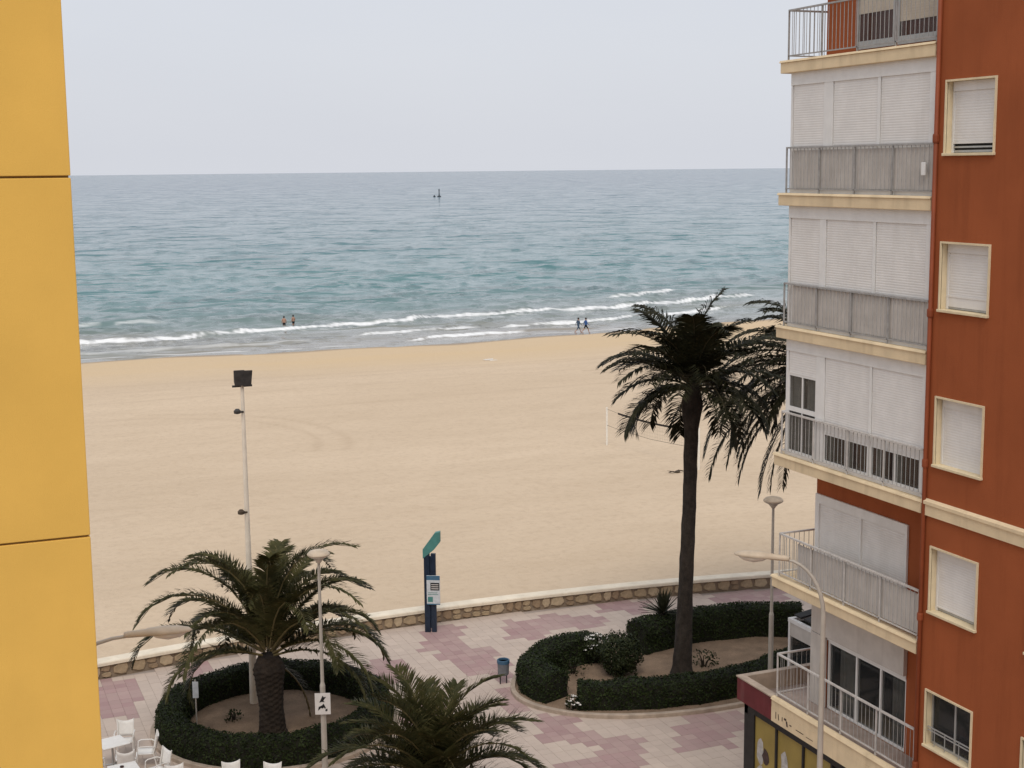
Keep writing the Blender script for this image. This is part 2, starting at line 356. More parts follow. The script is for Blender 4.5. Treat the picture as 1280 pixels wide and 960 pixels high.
def px(p):
    v = Vector(p) - Vector((0, 0, H)); z = v.dot(_F); return 640 + FPX * v.dot(_R) / z, 480 - FPX * v.dot(_U) / z
PINK = [(528, 783, 577, 813), (547, 810, 620, 826), (575, 824, 636, 842), (463, 824, 507, 856), (633, 777, 685, 798), (672, 770, 752, 785),
        (750, 752, 808, 764), (890, 737, 982, 752), (612, 838, 642, 850), (628, 862, 664, 888), (672, 893, 722, 928), (727, 916, 754, 929), (757, 921, 800, 939),
        (860, 890, 930, 915), (845, 908, 915, 936), (745, 940, 800, 965), (123, 850, 176, 876), (128, 878, 172, 897), (223, 829, 258, 848), (505, 880, 560, 905), (700, 950, 745, 975)]
pm = MB(); pinks = []; shades = []
TS = .36
for i in range(int(-8 / TS), int(38 / TS)):
    for j in range(int(20 / TS), int(50 / TS)):
        cx, cy = (i + .5) * TS, (j + .5) * TS
        if cy > wall_y(cx) - .12: continue
        if math.hypot(cx - 9.1, cy - 41.0) < 2.9: continue
        u, w = px((cx, cy, 0))
        if 100 < u < 1000 and w < 980:
            ju, jw = 5 * noise.noise((i * .9, j * .9, 1)), 3 * noise.noise((i * .9, j * .9, 7))
            p = any(a - 2 <= u + ju <= c + 2 and b0 - 1 <= w + jw <= d + 1 for a, b0, c, d in PINK)
        else:
            p = noise.noise((math.floor(i / 2) * .33, math.floor(j / 2) * .4, 2)) > .12
        h = rng.uniform(-.002, .002); g = .003
        x0, x1, y0, y1 = i * TS + g, (i + 1) * TS - g, j * TS + g, (j + 1) * TS - g
        pm.add([(x0, y0, -.029), (x1, y0, -.029), (x1, y1, -.029), (x0, y1, -.029), (x0, y0, h), (x1, y0, h), (x1, y1, h), (x0, y1, h)],
               [(4, 5, 6, 7), (0, 1, 5, 4), (1, 2, 6, 5), (2, 3, 7, 6), (3, 0, 4, 7)])
        pinks += [max(0, min(1, (1 if p else .06) * rng.uniform(.75, 1.05)))] * 8; shades += [rng.random()] * 8
po = pm.build('paving_slabs', M['paving'])
for nm, arr in (('pinkness', pinks), ('shade', shades)):
    a = po.data.attributes.new(nm, 'FLOAT', 'POINT'); a.data.foreach_set('value', arr)
tag(po, 'pink and cream square slabs paving the promenade in stepped patches', 'paving', kind='stuff')

# the sea: one sheet, finely divided where it can be seen
th_in = np.radians(np.linspace(-3, 48, 980))
th = np.concatenate([np.radians(np.linspace(-75, -3, 40))[:-1], th_in, np.radians(np.linspace(48, 88, 24))[1:]])
q = np.arange(236, 17, -.62)
rr = np.concatenate([18.5 * 1800 / q, np.geomspace(18.5 * 1800 / 17, 8200, 16)])
RR, TT = np.meshgrid(rr, th, indexing='ij')
X, Y = RR * np.sin(TT), RR * np.cos(TT)
dr = np.gradient(rr)[:, None]
nr = np.random.RandomState(3)
Z = np.zeros_like(X)
for k in range(46):
    lam = 2.2 * (9.0 ** nr.rand()); ang = nr.normal(0, .42) + .12; amp = .0027 * lam ** .85
    kx, ky = math.sin(ang) * 2 * math.pi / lam, math.cos(ang) * 2 * math.pi / lam
    att = np.clip((lam / dr - 2.0) / 2.5, 0, 1)
    ph = kx * X + ky * Y + nr.rand() * 6.28
    s_ = np.sin(ph + .35 * np.sin(ph))
    Z += att * amp * s_
SY = 145 + np.where(X > 45, .0014 * (np.minimum(X, 200) - 45) ** 2, 0) + 1.1 * np.sin(X * .09) + .5 * np.sin(X * .31 + 1)
DS = Y - SY                                                   # metres out from the water line
Z *= np.interp(DS, [0, 6, 25, 60], [.12, .4, .8, 1.0])
def vnoise(ax, ay, seed):                                     # cheap smooth value noise
    r_ = np.random.RandomState(seed); T = r_.rand(256, 256)
    ix, iy = np.floor(ax).astype(int), np.floor(ay).astype(int); fx, fy = ax - ix, ay - iy
    fx, fy = fx * fx * (3 - 2 * fx), fy * fy * (3 - 2 * fy)
    g = lambda a, b: T[a % 256, b % 256]
    return (g(ix, iy) * (1 - fx) + g(ix + 1, iy) * fx) * (1 - fy) + (g(ix, iy + 1) * (1 - fx) + g(ix + 1, iy + 1) * fx) * fy
foam = np.zeros_like(X)
# short steep wavelets: a long back and an abrupt front towards the beach
wr = np.random.RandomState(12)
for k in range(5600):
    qq = 17 + 212 * wr.rand() ** .8; r0 = 18.5 * 1800 / qq; t0 = math.radians(-3 + 51 * wr.rand())
    cx, cy = r0 * math.sin(t0), r0 * math.cos(t0); ro = int(np.searchsorted(rr, r0)); dloc = float(dr[min(ro, len(rr) - 1), 0])
    half = wr.uniform(.45, 2.0) * (1 + r0 / 500); hh_ = wr.uniform(.05, .17) * (1 + r0 / 600); fr = max(.22, .45 * dloc); bk = max(1.0, 1.4 * dloc)
    sk = wr.uniform(-.25, .25) + .06
    c0 = np.searchsorted(th, t0 - 2.2 * half / r0); c1 = np.searchsorted(th, t0 + 2.2 * half / r0) + 1
    a0 = max(0, np.searchsorted(rr, r0 - 3 * fr - half * .6)); a1 = min(len(rr), np.searchsorted(rr, r0 + 2.5 * bk + half * .6) + 1)
    if c1 - c0 < 2 or a1 - a0 < 2: continue
    xx = X[a0:a1, c0:c1] - cx; yy = Y[a0:a1, c0:c1] - cy - sk * xx - .10 * half * np.sin(xx / half * 2.3 + k)
    Z[a0:a1, c0:c1] += hh_ * np.exp(-(xx / half) ** 2 * 1.3) * np.where(yy > 0, np.exp(-(yy / bk) ** 2), np.exp(-(yy / fr) ** 2)) * float(np.interp(cy - 145, [2, 10, 25], [.15, .6, 1]))
# breakers: (x from, x to, line points, height, foam amount)
BREAK = [([(-30, 159.5), (-5, 160.2), (10, 161.0), (17, 161.6), (29, 162.0), (36, 164.6), (41, 165.4), (52, 167.2), (60, 169.0), (70, 169.9), (78, 170.4), (88, 171.2), (112, 179)], .50, 1.0),
         ([(12, 180), (22, 180.3), (29, 181.5)], .5, .35), ([(44, 155.2), (52, 156), (61, 157.6)], .32, .75), ([(48, 148.6), (57, 150.2), (64, 151.2)], .28, .95),
         ([(62, 155.4), (70, 156.4), (80, 158), (90, 160.5), (100, 164)], .36, .95), ([(30, 176), (38, 176.6), (48, 178)], .4, .0), ([(55, 186), (70, 187), (84, 189)], .4, .05),
         ([(90, 184), (106, 189)], .45, .8), ([(10, 152.5), (24, 152.2), (40, 152.6)], .2, .25)]
for ln, hgt, fa in BREAK:
    lx, ly = [p[0] for p in ln], [p[1] for p in ln]
    yy = np.interp(X, lx, ly) + .55 * np.sin(X * .42 + lx[0]) + .25 * np.sin(X * 1.1)
    end = np.clip((X - lx[0]) / 2.5, 0, 1) * np.clip((lx[-1] - X) / 2.5, 0, 1)
    wob = .65 + .45 * vnoise(X * .5, Y * .02, int(lx[0]) + 40)
    d = Y - yy
    Z += end * wob * hgt * .8 * np.where(d > 0, np.exp(-(d / 3.6) ** 2), np.exp(-(d / .55) ** 2))
    n1 = vnoise(X * .28 + 3, Y * .25, int(lx[0]) + 90); n2 = vnoise(X * 2.3, Y * 1.6, int(lx[0]) + 91)
    n3 = vnoise(X * .9, Y * .3, int(lx[0]) + 92); wd = .16 + .40 * n1 + .42 * n2 * n3
    f = np.clip(1.25 - np.abs(d + .5) / wd, 0, 1) * end * fa * np.clip(n1 * 2.6 + n3 * 1.5 + n2 * .8 - .78, 0, 1)
    foam = np.maximum(foam, np.clip(f * 1.7, 0, 1))
    lac = np.clip(1 - np.abs(d + 2.4 + 1.6 * n1) / (.5 + n2), 0, 1) * end * fa * np.clip(n2 * n3 * 3.2 - .75, 0, 1)      # torn lace left in front
    foam = np.maximum(foam, .5 * lac)
# swash lace along the water line and a few small whitecaps further out
lace = np.clip(1 - np.abs(DS - 1.2 - 1.2 * vnoise(X * .25, Y * 0 + 3, 5)) / .45, 0, 1) * np.clip(vnoise(X * .4, Y * .4, 6) * 1.8 - .5, 0, 1)
foam = np.maximum(foam, lace)
caps = np.clip((vnoise(X * .28, Y * .55, 8) - .93) * 16, 0, 1) * (DS > 30) * (DS < 400) * np.clip((vnoise(X * 1.3, Y * 2.2, 9) - .3) * 2, 0, 1)
foam = np.maximum(foam, caps * .45)
shallow = np.interp(DS, [-5, 2, 9, 20, 42, 75], [1, .9, .72, .55, .2, 0])
shallow = np.clip(shallow * (.75 + .5 * vnoise(X * .06, Y * .12, 11)), 0, 1)
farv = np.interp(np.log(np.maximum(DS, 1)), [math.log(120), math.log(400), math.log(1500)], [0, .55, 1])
V = np.stack([X, Y, SEA + Z], -1).reshape(-1, 3)
nr_, nc = X.shape
idx = np.arange(nr_ * nc).reshape(nr_, nc)
quads = np.stack([idx[:-1, :-1], idx[1:, :-1], idx[1:, 1:], idx[:-1, 1:]], -1).reshape(-1, 4)
quads = quads[:, ::-1]
me = bpy.data.meshes.new('sea'); me.vertices.add(len(V)); me.vertices.foreach_set('co', V.ravel())
me.loops.add(quads.size); me.loops.foreach_set('vertex_index', quads.ravel().astype(np.int32))
me.polygons.add(len(quads)); me.polygons.foreach_set('loop_start', np.arange(0, quads.size, 4, dtype=np.int32))
me.polygons.foreach_set('loop_total', np.full(len(quads), 4, dtype=np.int32))
me.update(); me.validate()
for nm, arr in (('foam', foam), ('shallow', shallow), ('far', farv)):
    a = me.attributes.new(nm, 'FLOAT', 'POINT'); a.data.foreach_set('value', arr.ravel().astype(np.float32))
me.polygons.foreach_set('use_smooth', [True] * len(quads)); me.materials.append(M['sea'])
tag(link('sea', me), kind='structure')

# ------------------------------------------------------------------ sea wall
sw = thing('seawall', 'low stone-faced sea wall with pale coping between promenade and sand', 'wall', (17, 48.3, 0))
so = (17, 48.3, 0)
core = MB(); cop = MB()
wx = np.linspace(-12, 44, 57)
for a, b_ in zip(wx[:-1], wx[1:]):
    ya, yb = wall_y(a), wall_y(b_)
    core.add([(a, ya + .05, -.1), (b_, yb + .05, -.1), (b_, yb + .42, -.1), (a, ya + .42, -.1), (a, ya + .05, .46), (b_, yb + .05, .46), (b_, yb + .42, .46), (a, ya + .42, .46)],
             [(0, 1, 5, 4), (2, 3, 7, 6), (4, 5, 6, 7)])
core.build('wall_core', M['stonecore'], sw, so)
cl = [(x, wall_y(x)) for x in wx]
prof = [(-.05, .44), (-.05, .53), (-.03, .56), (.47, .56), (.49, .53), (.49, .44)]
vs_, fs_ = [], []
for x, y in cl: vs_ += [(x, y + a, z) for a, z in prof]
k = len(prof)
for i in range(len(cl) - 1):
    for j in range(k): fs_.append((i * k + j, i * k + (j + 1) % k, (i + 1) * k + (j + 1) % k, (i + 1) * k + j))
cop.add(vs_, [f[::-1] for f in fs_]).build('coping', M['coping'], sw, so)
stone_meshes = []
for q_ in range(9):
    r_ = random.Random(q_); w, h = r_.uniform(.26, .62), r_.uniform(.2, .42); nn = 7
    ring = []
    for i in range(nn):
        a = 2 * math.pi * i / nn + r_.uniform(-.25, .25); ca, sa = math.cos(a), math.sin(a)
        e = max(abs(ca), abs(sa)) ** .75
        ring.append((w / 2 * ca / e * r_.uniform(.85, 1), h / 2 * sa / e * r_.uniform(.85, 1)))
    s_ = MB(); vs_ = [(u, 0.06, z) for u, z in ring] + [(u * .985, .0, z * .985) for u, z in ring] + [(u * .85, -.022, z * .85) for u, z in ring]
    fs_ = [(i, (i + 1) % nn, nn + (i + 1) % nn, nn + i) for i in range(nn)] + [(nn + i, nn + (i + 1) % nn, 2 * nn + (i + 1) % nn, 2 * nn + i) for i in range(nn)] + [tuple(range(2 * nn, 3 * nn))]
    s_.add(vs_, fs_); me = s_.mesh('stone'); me.materials.append(M[('stoneA', 'stoneB', 'stoneC')[q_ % 3]]); stone_meshes.append((me, w, h))
x = 2.2; cnt = 0
while x < 35.5:
    me, w, h = rng.choice(stone_meshes)
    y = wall_y(x + w / 2); sl = -.0144 * (x - 17)
    if h > .34 or rng.random() < .25:
        o = link('stone', me, sw, (x + w / 2 - so[0], y + .015 - so[1], .235)); o.scale = (1, 1, .40 / h); o.rotation_euler.z = sl
    else:
        z0 = rng.uniform(.16, .22)
        o = link('stone', me, sw, (x + w / 2 - so[0], y + .015 - so[1], z0 / 2 + .012)); o.scale = (1, 1, (z0 - .01) / h); o.rotation_euler.z = sl
        me2, w2, h2 = rng.choice(stone_meshes)
        o = link('stone', me2, sw, (x + w / 2 - so[0] + rng.uniform(-.05, .05), y + .015 - so[1], (z0 + .43) / 2 + .008)); o.scale = (w / w2, 1, (.42 - z0) / h2); o.rotation_euler.z = sl
    x += w + .02

# ------------------------------------------------------------------ red apartment building
BO = (17.4, 21.8, 0.0)
bld = thing('apartment_building', 'brick red apartment block with cream slabs, railed balconies and white shutters', 'building', BO)
FZ = {1: 4.53, 2: 7.37, 3: 10.17, 4: 13.02, 5: 15.90, 6: 18.70}
XF, XW, YE = 17.40, 18.06, 26.20          # street wall, set-back balcony wall, its seaward corner
WIN = [(16.68, 17.95), (13.84, 15.05), (10.92, 12.18), (8.08, 9.31), (5.42, 6.49)]
COLS = [(20.18, 21.45), (17.55, 18.84), (13.6, 14.9)]
wb = MB()
ycuts = sorted({6.0, 21.75} | {y for c_ in COLS for y in c_}); zcuts = sorted({0.0, 21.9} | {z for w_ in WIN for z in w_} | {3.9})
for y0, y1 in zip(ycuts[:-1], ycuts[1:]):
    for z0, z1 in zip(zcuts[:-1], zcuts[1:]):
        ym, zm = (y0 + y1) / 2, (z0 + z1) / 2
        if any(a < ym < b_ for a, b_ in COLS) and any(a < zm < b_ for a, b_ in WIN): continue
        wb.add([(XF, y0, z0), (XF, y1, z0), (XF, y1, z1), (XF, y0, z1)], [(0, 3, 2, 1)])
wb.add([(XF, 21.75, 0), (XW + .1, 21.75, 0), (XW + .1, 21.75, 21.9), (XF, 21.75, 21.9)], [(0, 3, 2, 1)])
wb.add([(XF, 6, 21.9), (31, 6, 21.9), (31, 21.75, 21.9), (XF, 21.75, 21.9)], [(0, 1, 2, 3)])
wb.add([(XF, 6, 0), (31, 6, 0), (31, 6, 21.9), (XF, 6, 21.9)], [(0, 1, 2, 3)])
wb.build('street_wall', M['red'], bld, BO)
# set-back wall behind the balconies (opening left for the first floor doors) and the seaward front
sb = MB()
D1 = (22.92, 25.66, 4.55, 6.12)
def wall_rect(y0, y1, z0, z1): sb.add([(XW, y0, z0), (XW, y1, z0), (XW, y1, z1), (XW, y0, z1)], [(0, 3, 2, 1)])
wall_rect(21.75, D1[0], 0, 21.3); wall_rect(D1[1], YE, 0, 21.3); wall_rect(D1[0], D1[1], 0, D1[2]); wall_rect(D1[0], D1[1], D1[3], 21.3)
sb.add([(XW, YE, 0), (31, YE, 0), (31, YE, 21.3), (XW, YE, 21.3)], [(0, 3, 2, 1)])
sb.add([(31, 6, 0), (31, YE, 0), (31, YE, 21.9), (31, 6, 21.9)], [(0, 1, 2, 3)])
sb.add([(XW, 21.75, 21.3), (31, 21.75, 21.3), (31, YE, 21.3), (XW, YE, 21.3)], [(0, 1, 2, 3)])
sb.build('balcony_wall', M['red'], bld, BO)
rf = MB(); rf.box(XF - .04, 31, 21.78, 26.9, 21.45, 21.75); rf.build('roof_slab', M['cream'], bld, BO, bevel=.015)
# floor band on the street wall, level with the third floor
cb = MB(); cb.box(XF - .045, XF + .02, 6, 21.74, 9.91, 10.19); cb.prism([(XF - .075, 10.13), (XF + .02, 10.13), (XF + .02, 10.24), (XF - .075, 10.19)], 'y', 6, 21.74)
cb.build('floor_band', M['cream'], bld, BO)

def slats(mb, x, y0, y1, z0, z1, p=.05, d=.0025):
    """roller shutter curtain: each slat a shallow convex strip"""
    nsl = max(1, int(round((z1 - z0) / p))); p = (z1 - z0) / nsl
    for i in range(nsl):
        a = z0 + i * p
        mb.add([(x, y0, a), (x, y1, a), (x - d, y1, a + p * .35), (x - d, y0, a + p * .35), (x - d, y1, a + p * .75), (x - d, y0, a + p * .75), (x, y1, a + p), (x, y0, a + p)],
               [(0, 3, 2, 1), (3, 5, 4, 2), (5, 7, 6, 4)])

# windows of the street wall
for ci, (ya, yb) in enumerate(COLS):
    for wi, (za, zb) in enumerate(WIN):
        f = MB(); w_, dep = .035, .17; x0, x1 = XF - .03, XF + dep
        f.box(x0, XF + .01, ya - w_, yb + w_, zb, zb + w_); f.box(x0, XF + .01, ya - w_, ya, za, zb); f.box(x0, XF + .01, yb, yb + w_, za, zb)
        f.add([(XF, ya, za), (x1, ya, za), (x1, ya, zb), (XF, ya, zb)], [(0, 3, 2, 1)]); f.add([(XF, yb, za), (x1, yb, za), (x1, yb, zb), (XF, yb, zb)], [(0, 1, 2, 3)])
        f.add([(XF, ya, zb), (x1, ya, zb), (x1, yb, zb), (XF, yb, zb)], [(0, 1, 2, 3)])
        wo = f.build('window', M['creamtrim'], bld, BO)
        s_ = MB(); s_.box(XF - .06, x1, ya - w_ - .01, yb + w_ + .01, za - .05, za); s_.build('sill', M['creamtrim'], wo, BO, bevel=.008)
        xs_ = x1 - .03
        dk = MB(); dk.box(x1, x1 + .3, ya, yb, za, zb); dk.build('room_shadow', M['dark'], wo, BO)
        low = {0: .2, 1: .26, 2: .02, 3: .10, 4: 9}[wi] if ci == 0 else [.3, .02, .12, .4, 9][wi]
        if low < 5:
            s_ = MB(); s_.box(xs_ - .03, x1 - .002, ya + .02, yb - .02, zb - .17, zb - .004); s_.build('shutter_box', M['shutter'], wo, BO)
            s_ = MB(); slats(s_, xs_, ya + .05, yb - .05, za + low, zb - .17); s_.box(xs_ - .014, xs_ + .004, ya + .05, yb - .05, za + low - .035, za + low); s_.build('shutter', M['shutter'], wo, BO)
            g = MB(); g.box(xs_ - .02, x1 - .004, ya + .004, ya + .05, za + .004, zb - .17); g.build('guide_rail', M['whiteframe'], wo, BO); g = MB(); g.box(xs_ - .02, x1 - .004, yb - .05, yb - .004, za + .004, zb - .17); g.build('guide_rail', M['whiteframe'], wo, BO)
            if low > .05:
                s_ = MB(); s_.box(xs_ + .006, x1 - .006, ya + .05, yb - .05, za + .01, za + .05)
                if wi == 0: s_.box(xs_ - .01, xs_ + .012, ya + .05, yb - .05, za + .09, za + .12)
                s_.build('sash_rail', M['alu'], wo, BO)
            if wi == 1 and ci == 0:
                s_ = MB(); s_.box(xs_ - .004, xs_ + .012, ya + .05, yb - .05, za + .05, za + low - .036); s_.build('lower_panel', M['shutter'], wo, BO)
        else:
            s_ = MB(); ym = (ya + yb) / 2 - .05
            for a, b_ in ((ya, ya + .05), (ym - .025, ym + .025), (yb - .05, yb)): s_.box(xs_ - .02, xs_ + .02, a + .003, b_ - .003, za + .01, zb - .004)
            s_.box(xs_ - .022, xs_ + .022, ya + .05, yb - .05, zb - .05, zb - .006); s_.box(xs_ - .022, xs_ + .022, ya + .05, yb - .05, za + .004, za + .05)
            s_.build('sash_frame', M['alu'], wo, BO)
            for a, b_ in ((ya + .05, ym - .025), (ym + .025, yb - .05)):
                s_ = MB(); s_.box(xs_ - .004, xs_ + .004, a, b_, za + .05, zb - .05); s_.build('pane', M['glass'], wo, BO)
            s_ = MB()
            for zz in (za + .30, za + .36): s_.beam((XF + .03, ya + .02, zz), (XF + .03, yb - .02, zz), .02, .02)
            for yy in (ya + .35, ya + .75, ya + 1.05): s_.beam((XF + .03, yy, za + .02), (XF + .03, yy, za + .36), .014, .014)
            s_.build('window_guard', M['alu'], wo, BO)

# downpipe with its sockets
dp = MB(); dp.tube([(XF - .04, 21.68, 0), (XF - .04, 21.68, 21.6)], .042, 10); pipe = dp.build('downpipe', M['redpipe'], bld, BO, smooth=True)
for zz in (4.9, 7.9, 10.9, 13.75, 16.95, 19.9):
    s_ = MB(); s_.lathe([(.054, -.08), (.062, -.05), (.062, .05), (.054, .08)], (XF - .04, 21.68, zz), 10); s_.box(XF - .04, XF, 21.66, 21.70, zz - .02, zz + .02); s_.build('pipe_socket', M['redpipe'], pipe, BO)

# slabs
Y0, Y1 = 21.80, 26.90
for k, z in FZ.items():
    if k == 1: continue
    s_ = MB(); t_ = .27
    s_.box(XF - .02, 31, 21.80, Y1, z - t_, z - .05)
    s_.prism([(XF - .05, z - .05), (31, z - .05), (31, z), (XF - .02, z)], 'y', 21.79, Y1 + .03)
    s_.build('balcony_slab', M['cream'], bld, BO, bevel=.012)

bal_mesh = {}
def baluster(h, matname, r=.0085):
    key = (round(h, 3), matname, r)
    if key not in bal_mesh:
        s_ = MB(); s_.tube([(0, 0, 0), (0, 0, h)], r, 4, False); me = s_.mesh('baluster'); me.materials.append(M[matname]); bal_mesh[key] = me
    return bal_mesh[key]
def railing(z, h, capmat, barmat, y_from=21.84, y_to=26.70, x=17.45, sea_len=1.55, step=.128, gap=.09, thin=.0085):
    s_ = MB(); zt = z + h
    s_.beam((x, y_from, zt), (x, y_to, zt), .05, .035); s_.beam((x, y_to, zt), (x + 9, y_to, zt), .05, .035)
    s_.beam((x, y_from, z + gap), (x, y_to, z + gap), .03, .025); s_.beam((x, y_to, z + gap), (x + 9, y_to, z + gap), .03, .025)
    npost = 4
    for i in range(npost + 1):
        yy = y_to + (y_from - y_to) * i / npost; s_.beam((x, yy, z), (x, yy, zt - .018), .03, .03)
    for xx in (x + 3, x + 6, x + 9): s_.beam((xx, y_to, z), (xx, y_to, zt - .018), .03, .03)
    r_ = s_.build('railing', M[capmat], bld, BO)
    me = baluster(h - gap - .03, barmat, thin)
    nb = int((y_to - y_from) / step)
    for i in range(1, nb):
        if i % (nb // npost + 1) == 0: pass
        link('baluster', me, r_, (x - BO[0], y_to - i * (y_to - y_from) / nb - BO[1], z + gap + .012))
    for i in range(1, int(sea_len / step) + 1):
        link('baluster', me, r_, (x + i * step - BO[0], y_to - BO[1], z + gap + .012))
    return r_
rails = {6: railing(FZ[6], 1.03, 'rail', 'rail'), 5: railing(FZ[5], .96, 'rail', 'rail'), 4: railing(FZ[4], .93, 'rail', 'rail'),
         3: railing(FZ[3], .95, 'railcap', 'rail'), 2: railing(FZ[2], .98, 'railcap', 'rail', sea_len=1.6), 1: railing(4.55, 1.0, 'railcap', 'rail', sea_len=1.6, thin=.006)}
def screen(k, y0, y1):
    s_ = MB(); z0, z1 = FZ[k] + .11, FZ[k] + .90; p = .03; nn = int((y1 - y0) / p)
    vs_ = []
    for i in range(nn + 1):
        xx = 17.478 + (.004 if i % 2 else 0); vs_ += [(xx, y0 + i * p, z0), (xx, y0 + i * p, z1)]
    s_.add(vs_, [(2 * i, 2 * i + 1, 2 * i + 3, 2 * i + 2) for i in range(nn)]); s_.build('screen_panel', M['screen'], rails[k], BO)
screen(5, 21.9, 26.5); screen(4, 21.9, 26.45); screen(2, 21.9, 26.05)
s_ = MB(); s_.box(17.38, 17.42, 22.0, 22.11, 16.28, 16.52); s_.build('meter_box', M['whiteframe'], rails[5], BO, bevel=.01)

# glazed-in balconies, third to fifth floor: white frames and closed roller shutters
def enclosure(k, bays, post, bottoms, wintop=None):
    z0, z1 = FZ[k], FZ[k + 1] - .27; x = 17.53; y0, y1 = 21.86, 26.66
    f = MB()
    f.box(x - .03, x + .06, y0, y1, z1 - .26, z1)                                    # head box
    f.box(x - .02, x + .05, y0, y1, z0, z0 + .08)
    ed = [y1] + [e for bb in bays for e in bb] + [y0]
    f.box(x - .022, x + .05, bays[0][1], y1, z0 + .08, z1 - .26) if bays[0][1] < y1 - .02 else None
    for (a, b_), (c_, d_) in zip(bays[:-1], bays[1:]): f.box(x - .022, x + .05, d_, a, z0 + .08, z1 - .26)
    f.box(x - .022, x + .05, y0, bays[-1][0], z0 + .08, z1 - .26)
    # seaward face of the enclosure
    f.box(x + .06, 19.6, y1 - .07, y1, z1 - .26, z1); f.box(x + .06, 19.6, y1 - .07, y1, z0, z0 + .9)
    for xx in (x + .05, 18.5, 19.5): f.box(xx, xx + .07, y1 - .065, y1 - .005, z0 + .9, z1 - .26)
    e = f.build('balcony_enclosure', M['whiteframe'], bld, BO)
    g = MB(); g.box(x + .12, 19.5, y1 - .04, y1 - .03, z0 + .9, z1 - .26); g.build('seaward_glazing', M['glass'], e, BO)
    for i, ((a, b_), low) in enumerate(zip(bays, bottoms)):
        s_ = MB(); slats(s_, x, a + .012, b_ - .012, max(low, z0 + .08), z1 - .26); s_.box(x - .015, x + .004, a + .012, b_ - .012, max(low, z0 + .08) - .03, max(low, z0 + .08)); s_.build('shutter', M['shutter'], e, BO)
        if low > z0 + .3:
            ym = (a + b_) / 2
            s_ = MB(); s_.box(x - .01, x + .04, a, b_, low - .07, low - .03)
            s_.box(x - .01, x + .04, a, b_, z0 + .08, z0 + .13)
            if wintop: s_.box(x - .012, x + .042, a, b_, z0 + 1.0, z0 + 1.10) if i == 0 else None
            for yy in (a, ym - .02, b_ - .04): s_.box(x - .008, x + .038, yy, yy + .04, z0 + .13, low - .07)
            s_.build('sash_frame', M['whiteframe'], e, BO)
            s_ = MB(); s_.box(x + .01, x + .016, a + .04, b_ - .04, z0 + .13, low - .07); s_.build('pane', M['glass'], e, BO)
            s_ = MB(); vs_ = []; nn = int((b_ - a) / .05)
            for j in range(nn + 1): xx = x + .10 + .02 * math.sin(j * 1.9); vs_ += [(xx, a + j * (b_ - a) / nn, z0 + .1), (xx, a + j * (b_ - a) / nn, low)]
            s_.add(vs_, [(2 * j, 2 * j + 1, 2 * j + 3, 2 * j + 2) for j in range(nn) if (j % 13) < (9 if i == 0 else 4)]); s_.build('curtain', M['curtain'], e, BO)
enclosure(5, [(25.45, 26.60), (23.65, 25.14), (22.08, 23.57)], .3, [0, 0, 0])
enclosure(4, [(25.50, 26.60), (23.68, 25.28), (22.05, 23.60)], .3, [0, 0, 0])
enclosure(3, [(25.52, 26.58), (23.67, 25.22), (22.02, 23.60)], .3, [12.02, 10.92, 10.94], True)

# second floor: shutters on the set-back wall
z1 = 9.33
f = MB(); f.box(XW - .05, XW - .003, 22.98, YE - .02, z1 - .2, z1); f.box(XW - .05, XW - .003, 22.98, 23.04, 7.4, z1 - .2); f.box(XW - .05, XW - .003, 24.50, 24.56, 7.4, z1 - .2); f.box(XW - .05, XW - .003, YE - .16, YE - .02, 7.4, z1 - .2)
e = f.build('shutter_frame', M['whiteframe'], bld, BO)
for a, b_ in ((23.04, 24.50), (24.56, YE - .16)):
    s_ = MB(); slats(s_, XW - .018, a, b_, 7.42, z1 - .2); s_.build('shutter', M['shutter'], e, BO)

# first floor: awning box, sliding doors with curtains behind
f = MB(); f.box(XW - .10, XW - .003, 22.9, YE - .03, 6.2, 6.86); e = f.build('awning_panel', M['screen'], bld, BO, bevel=.01)
ya, yb, za, zb = D1
f = MB()
for a in (ya, 23.76, 24.60, yb - .05): f.box(XW + .02, XW + .10, a, a + .05, za, zb)
f.box(XW + .018, XW + .11, ya, yb, zb - .07, zb); f.box(XW + .018, XW + .11, ya, yb, za, za + .05)
f.box(XW - .02, XW + .12, ya, yb, zb, zb + .1)
do = f.build('sliding_door', M['whiteframe'], bld, BO)
for a, b_ in ((ya + .05, 23.76), (23.81, 24.60), (24.65, yb - .05)):
    s_ = MB(); s_.box(XW + .055, XW + .062, a, b_, za + .05, zb - .07); s_.build('pane', M['glass'], do, BO)
s_ = MB()
for a, b_ in ((22.97, 23.6), (24.75, 25.45)):
    vs_ = []; nn = 24
    for j in range(nn + 1): xx = XW + .2 + .03 * math.sin(j * 1.7); vs_ += [(xx, a + j * (b_ - a) / nn, za), (xx, a + j * (b_ - a) / nn, zb)]
    s_.add(vs_, [(2 * j, 2 * j + 1, 2 * j + 3, 2 * j + 2) for j in range(nn)])
s_.build('curtain', M['curtain'], do, BO)
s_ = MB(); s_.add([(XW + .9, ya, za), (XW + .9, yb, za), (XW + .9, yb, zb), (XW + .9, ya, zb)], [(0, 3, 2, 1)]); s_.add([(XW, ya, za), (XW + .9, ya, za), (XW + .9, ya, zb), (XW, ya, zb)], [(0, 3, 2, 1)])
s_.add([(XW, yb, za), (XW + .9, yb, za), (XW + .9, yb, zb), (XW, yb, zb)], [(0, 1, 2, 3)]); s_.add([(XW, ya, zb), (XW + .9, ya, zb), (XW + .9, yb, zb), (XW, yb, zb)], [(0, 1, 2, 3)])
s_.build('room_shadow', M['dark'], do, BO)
f = MB(); f.box(XW - .10, XW - .003, yb + .02, YE - .02, 4.55, 6.19); f.build('grey_pillar', M['screen'], bld, BO, bevel=.01)

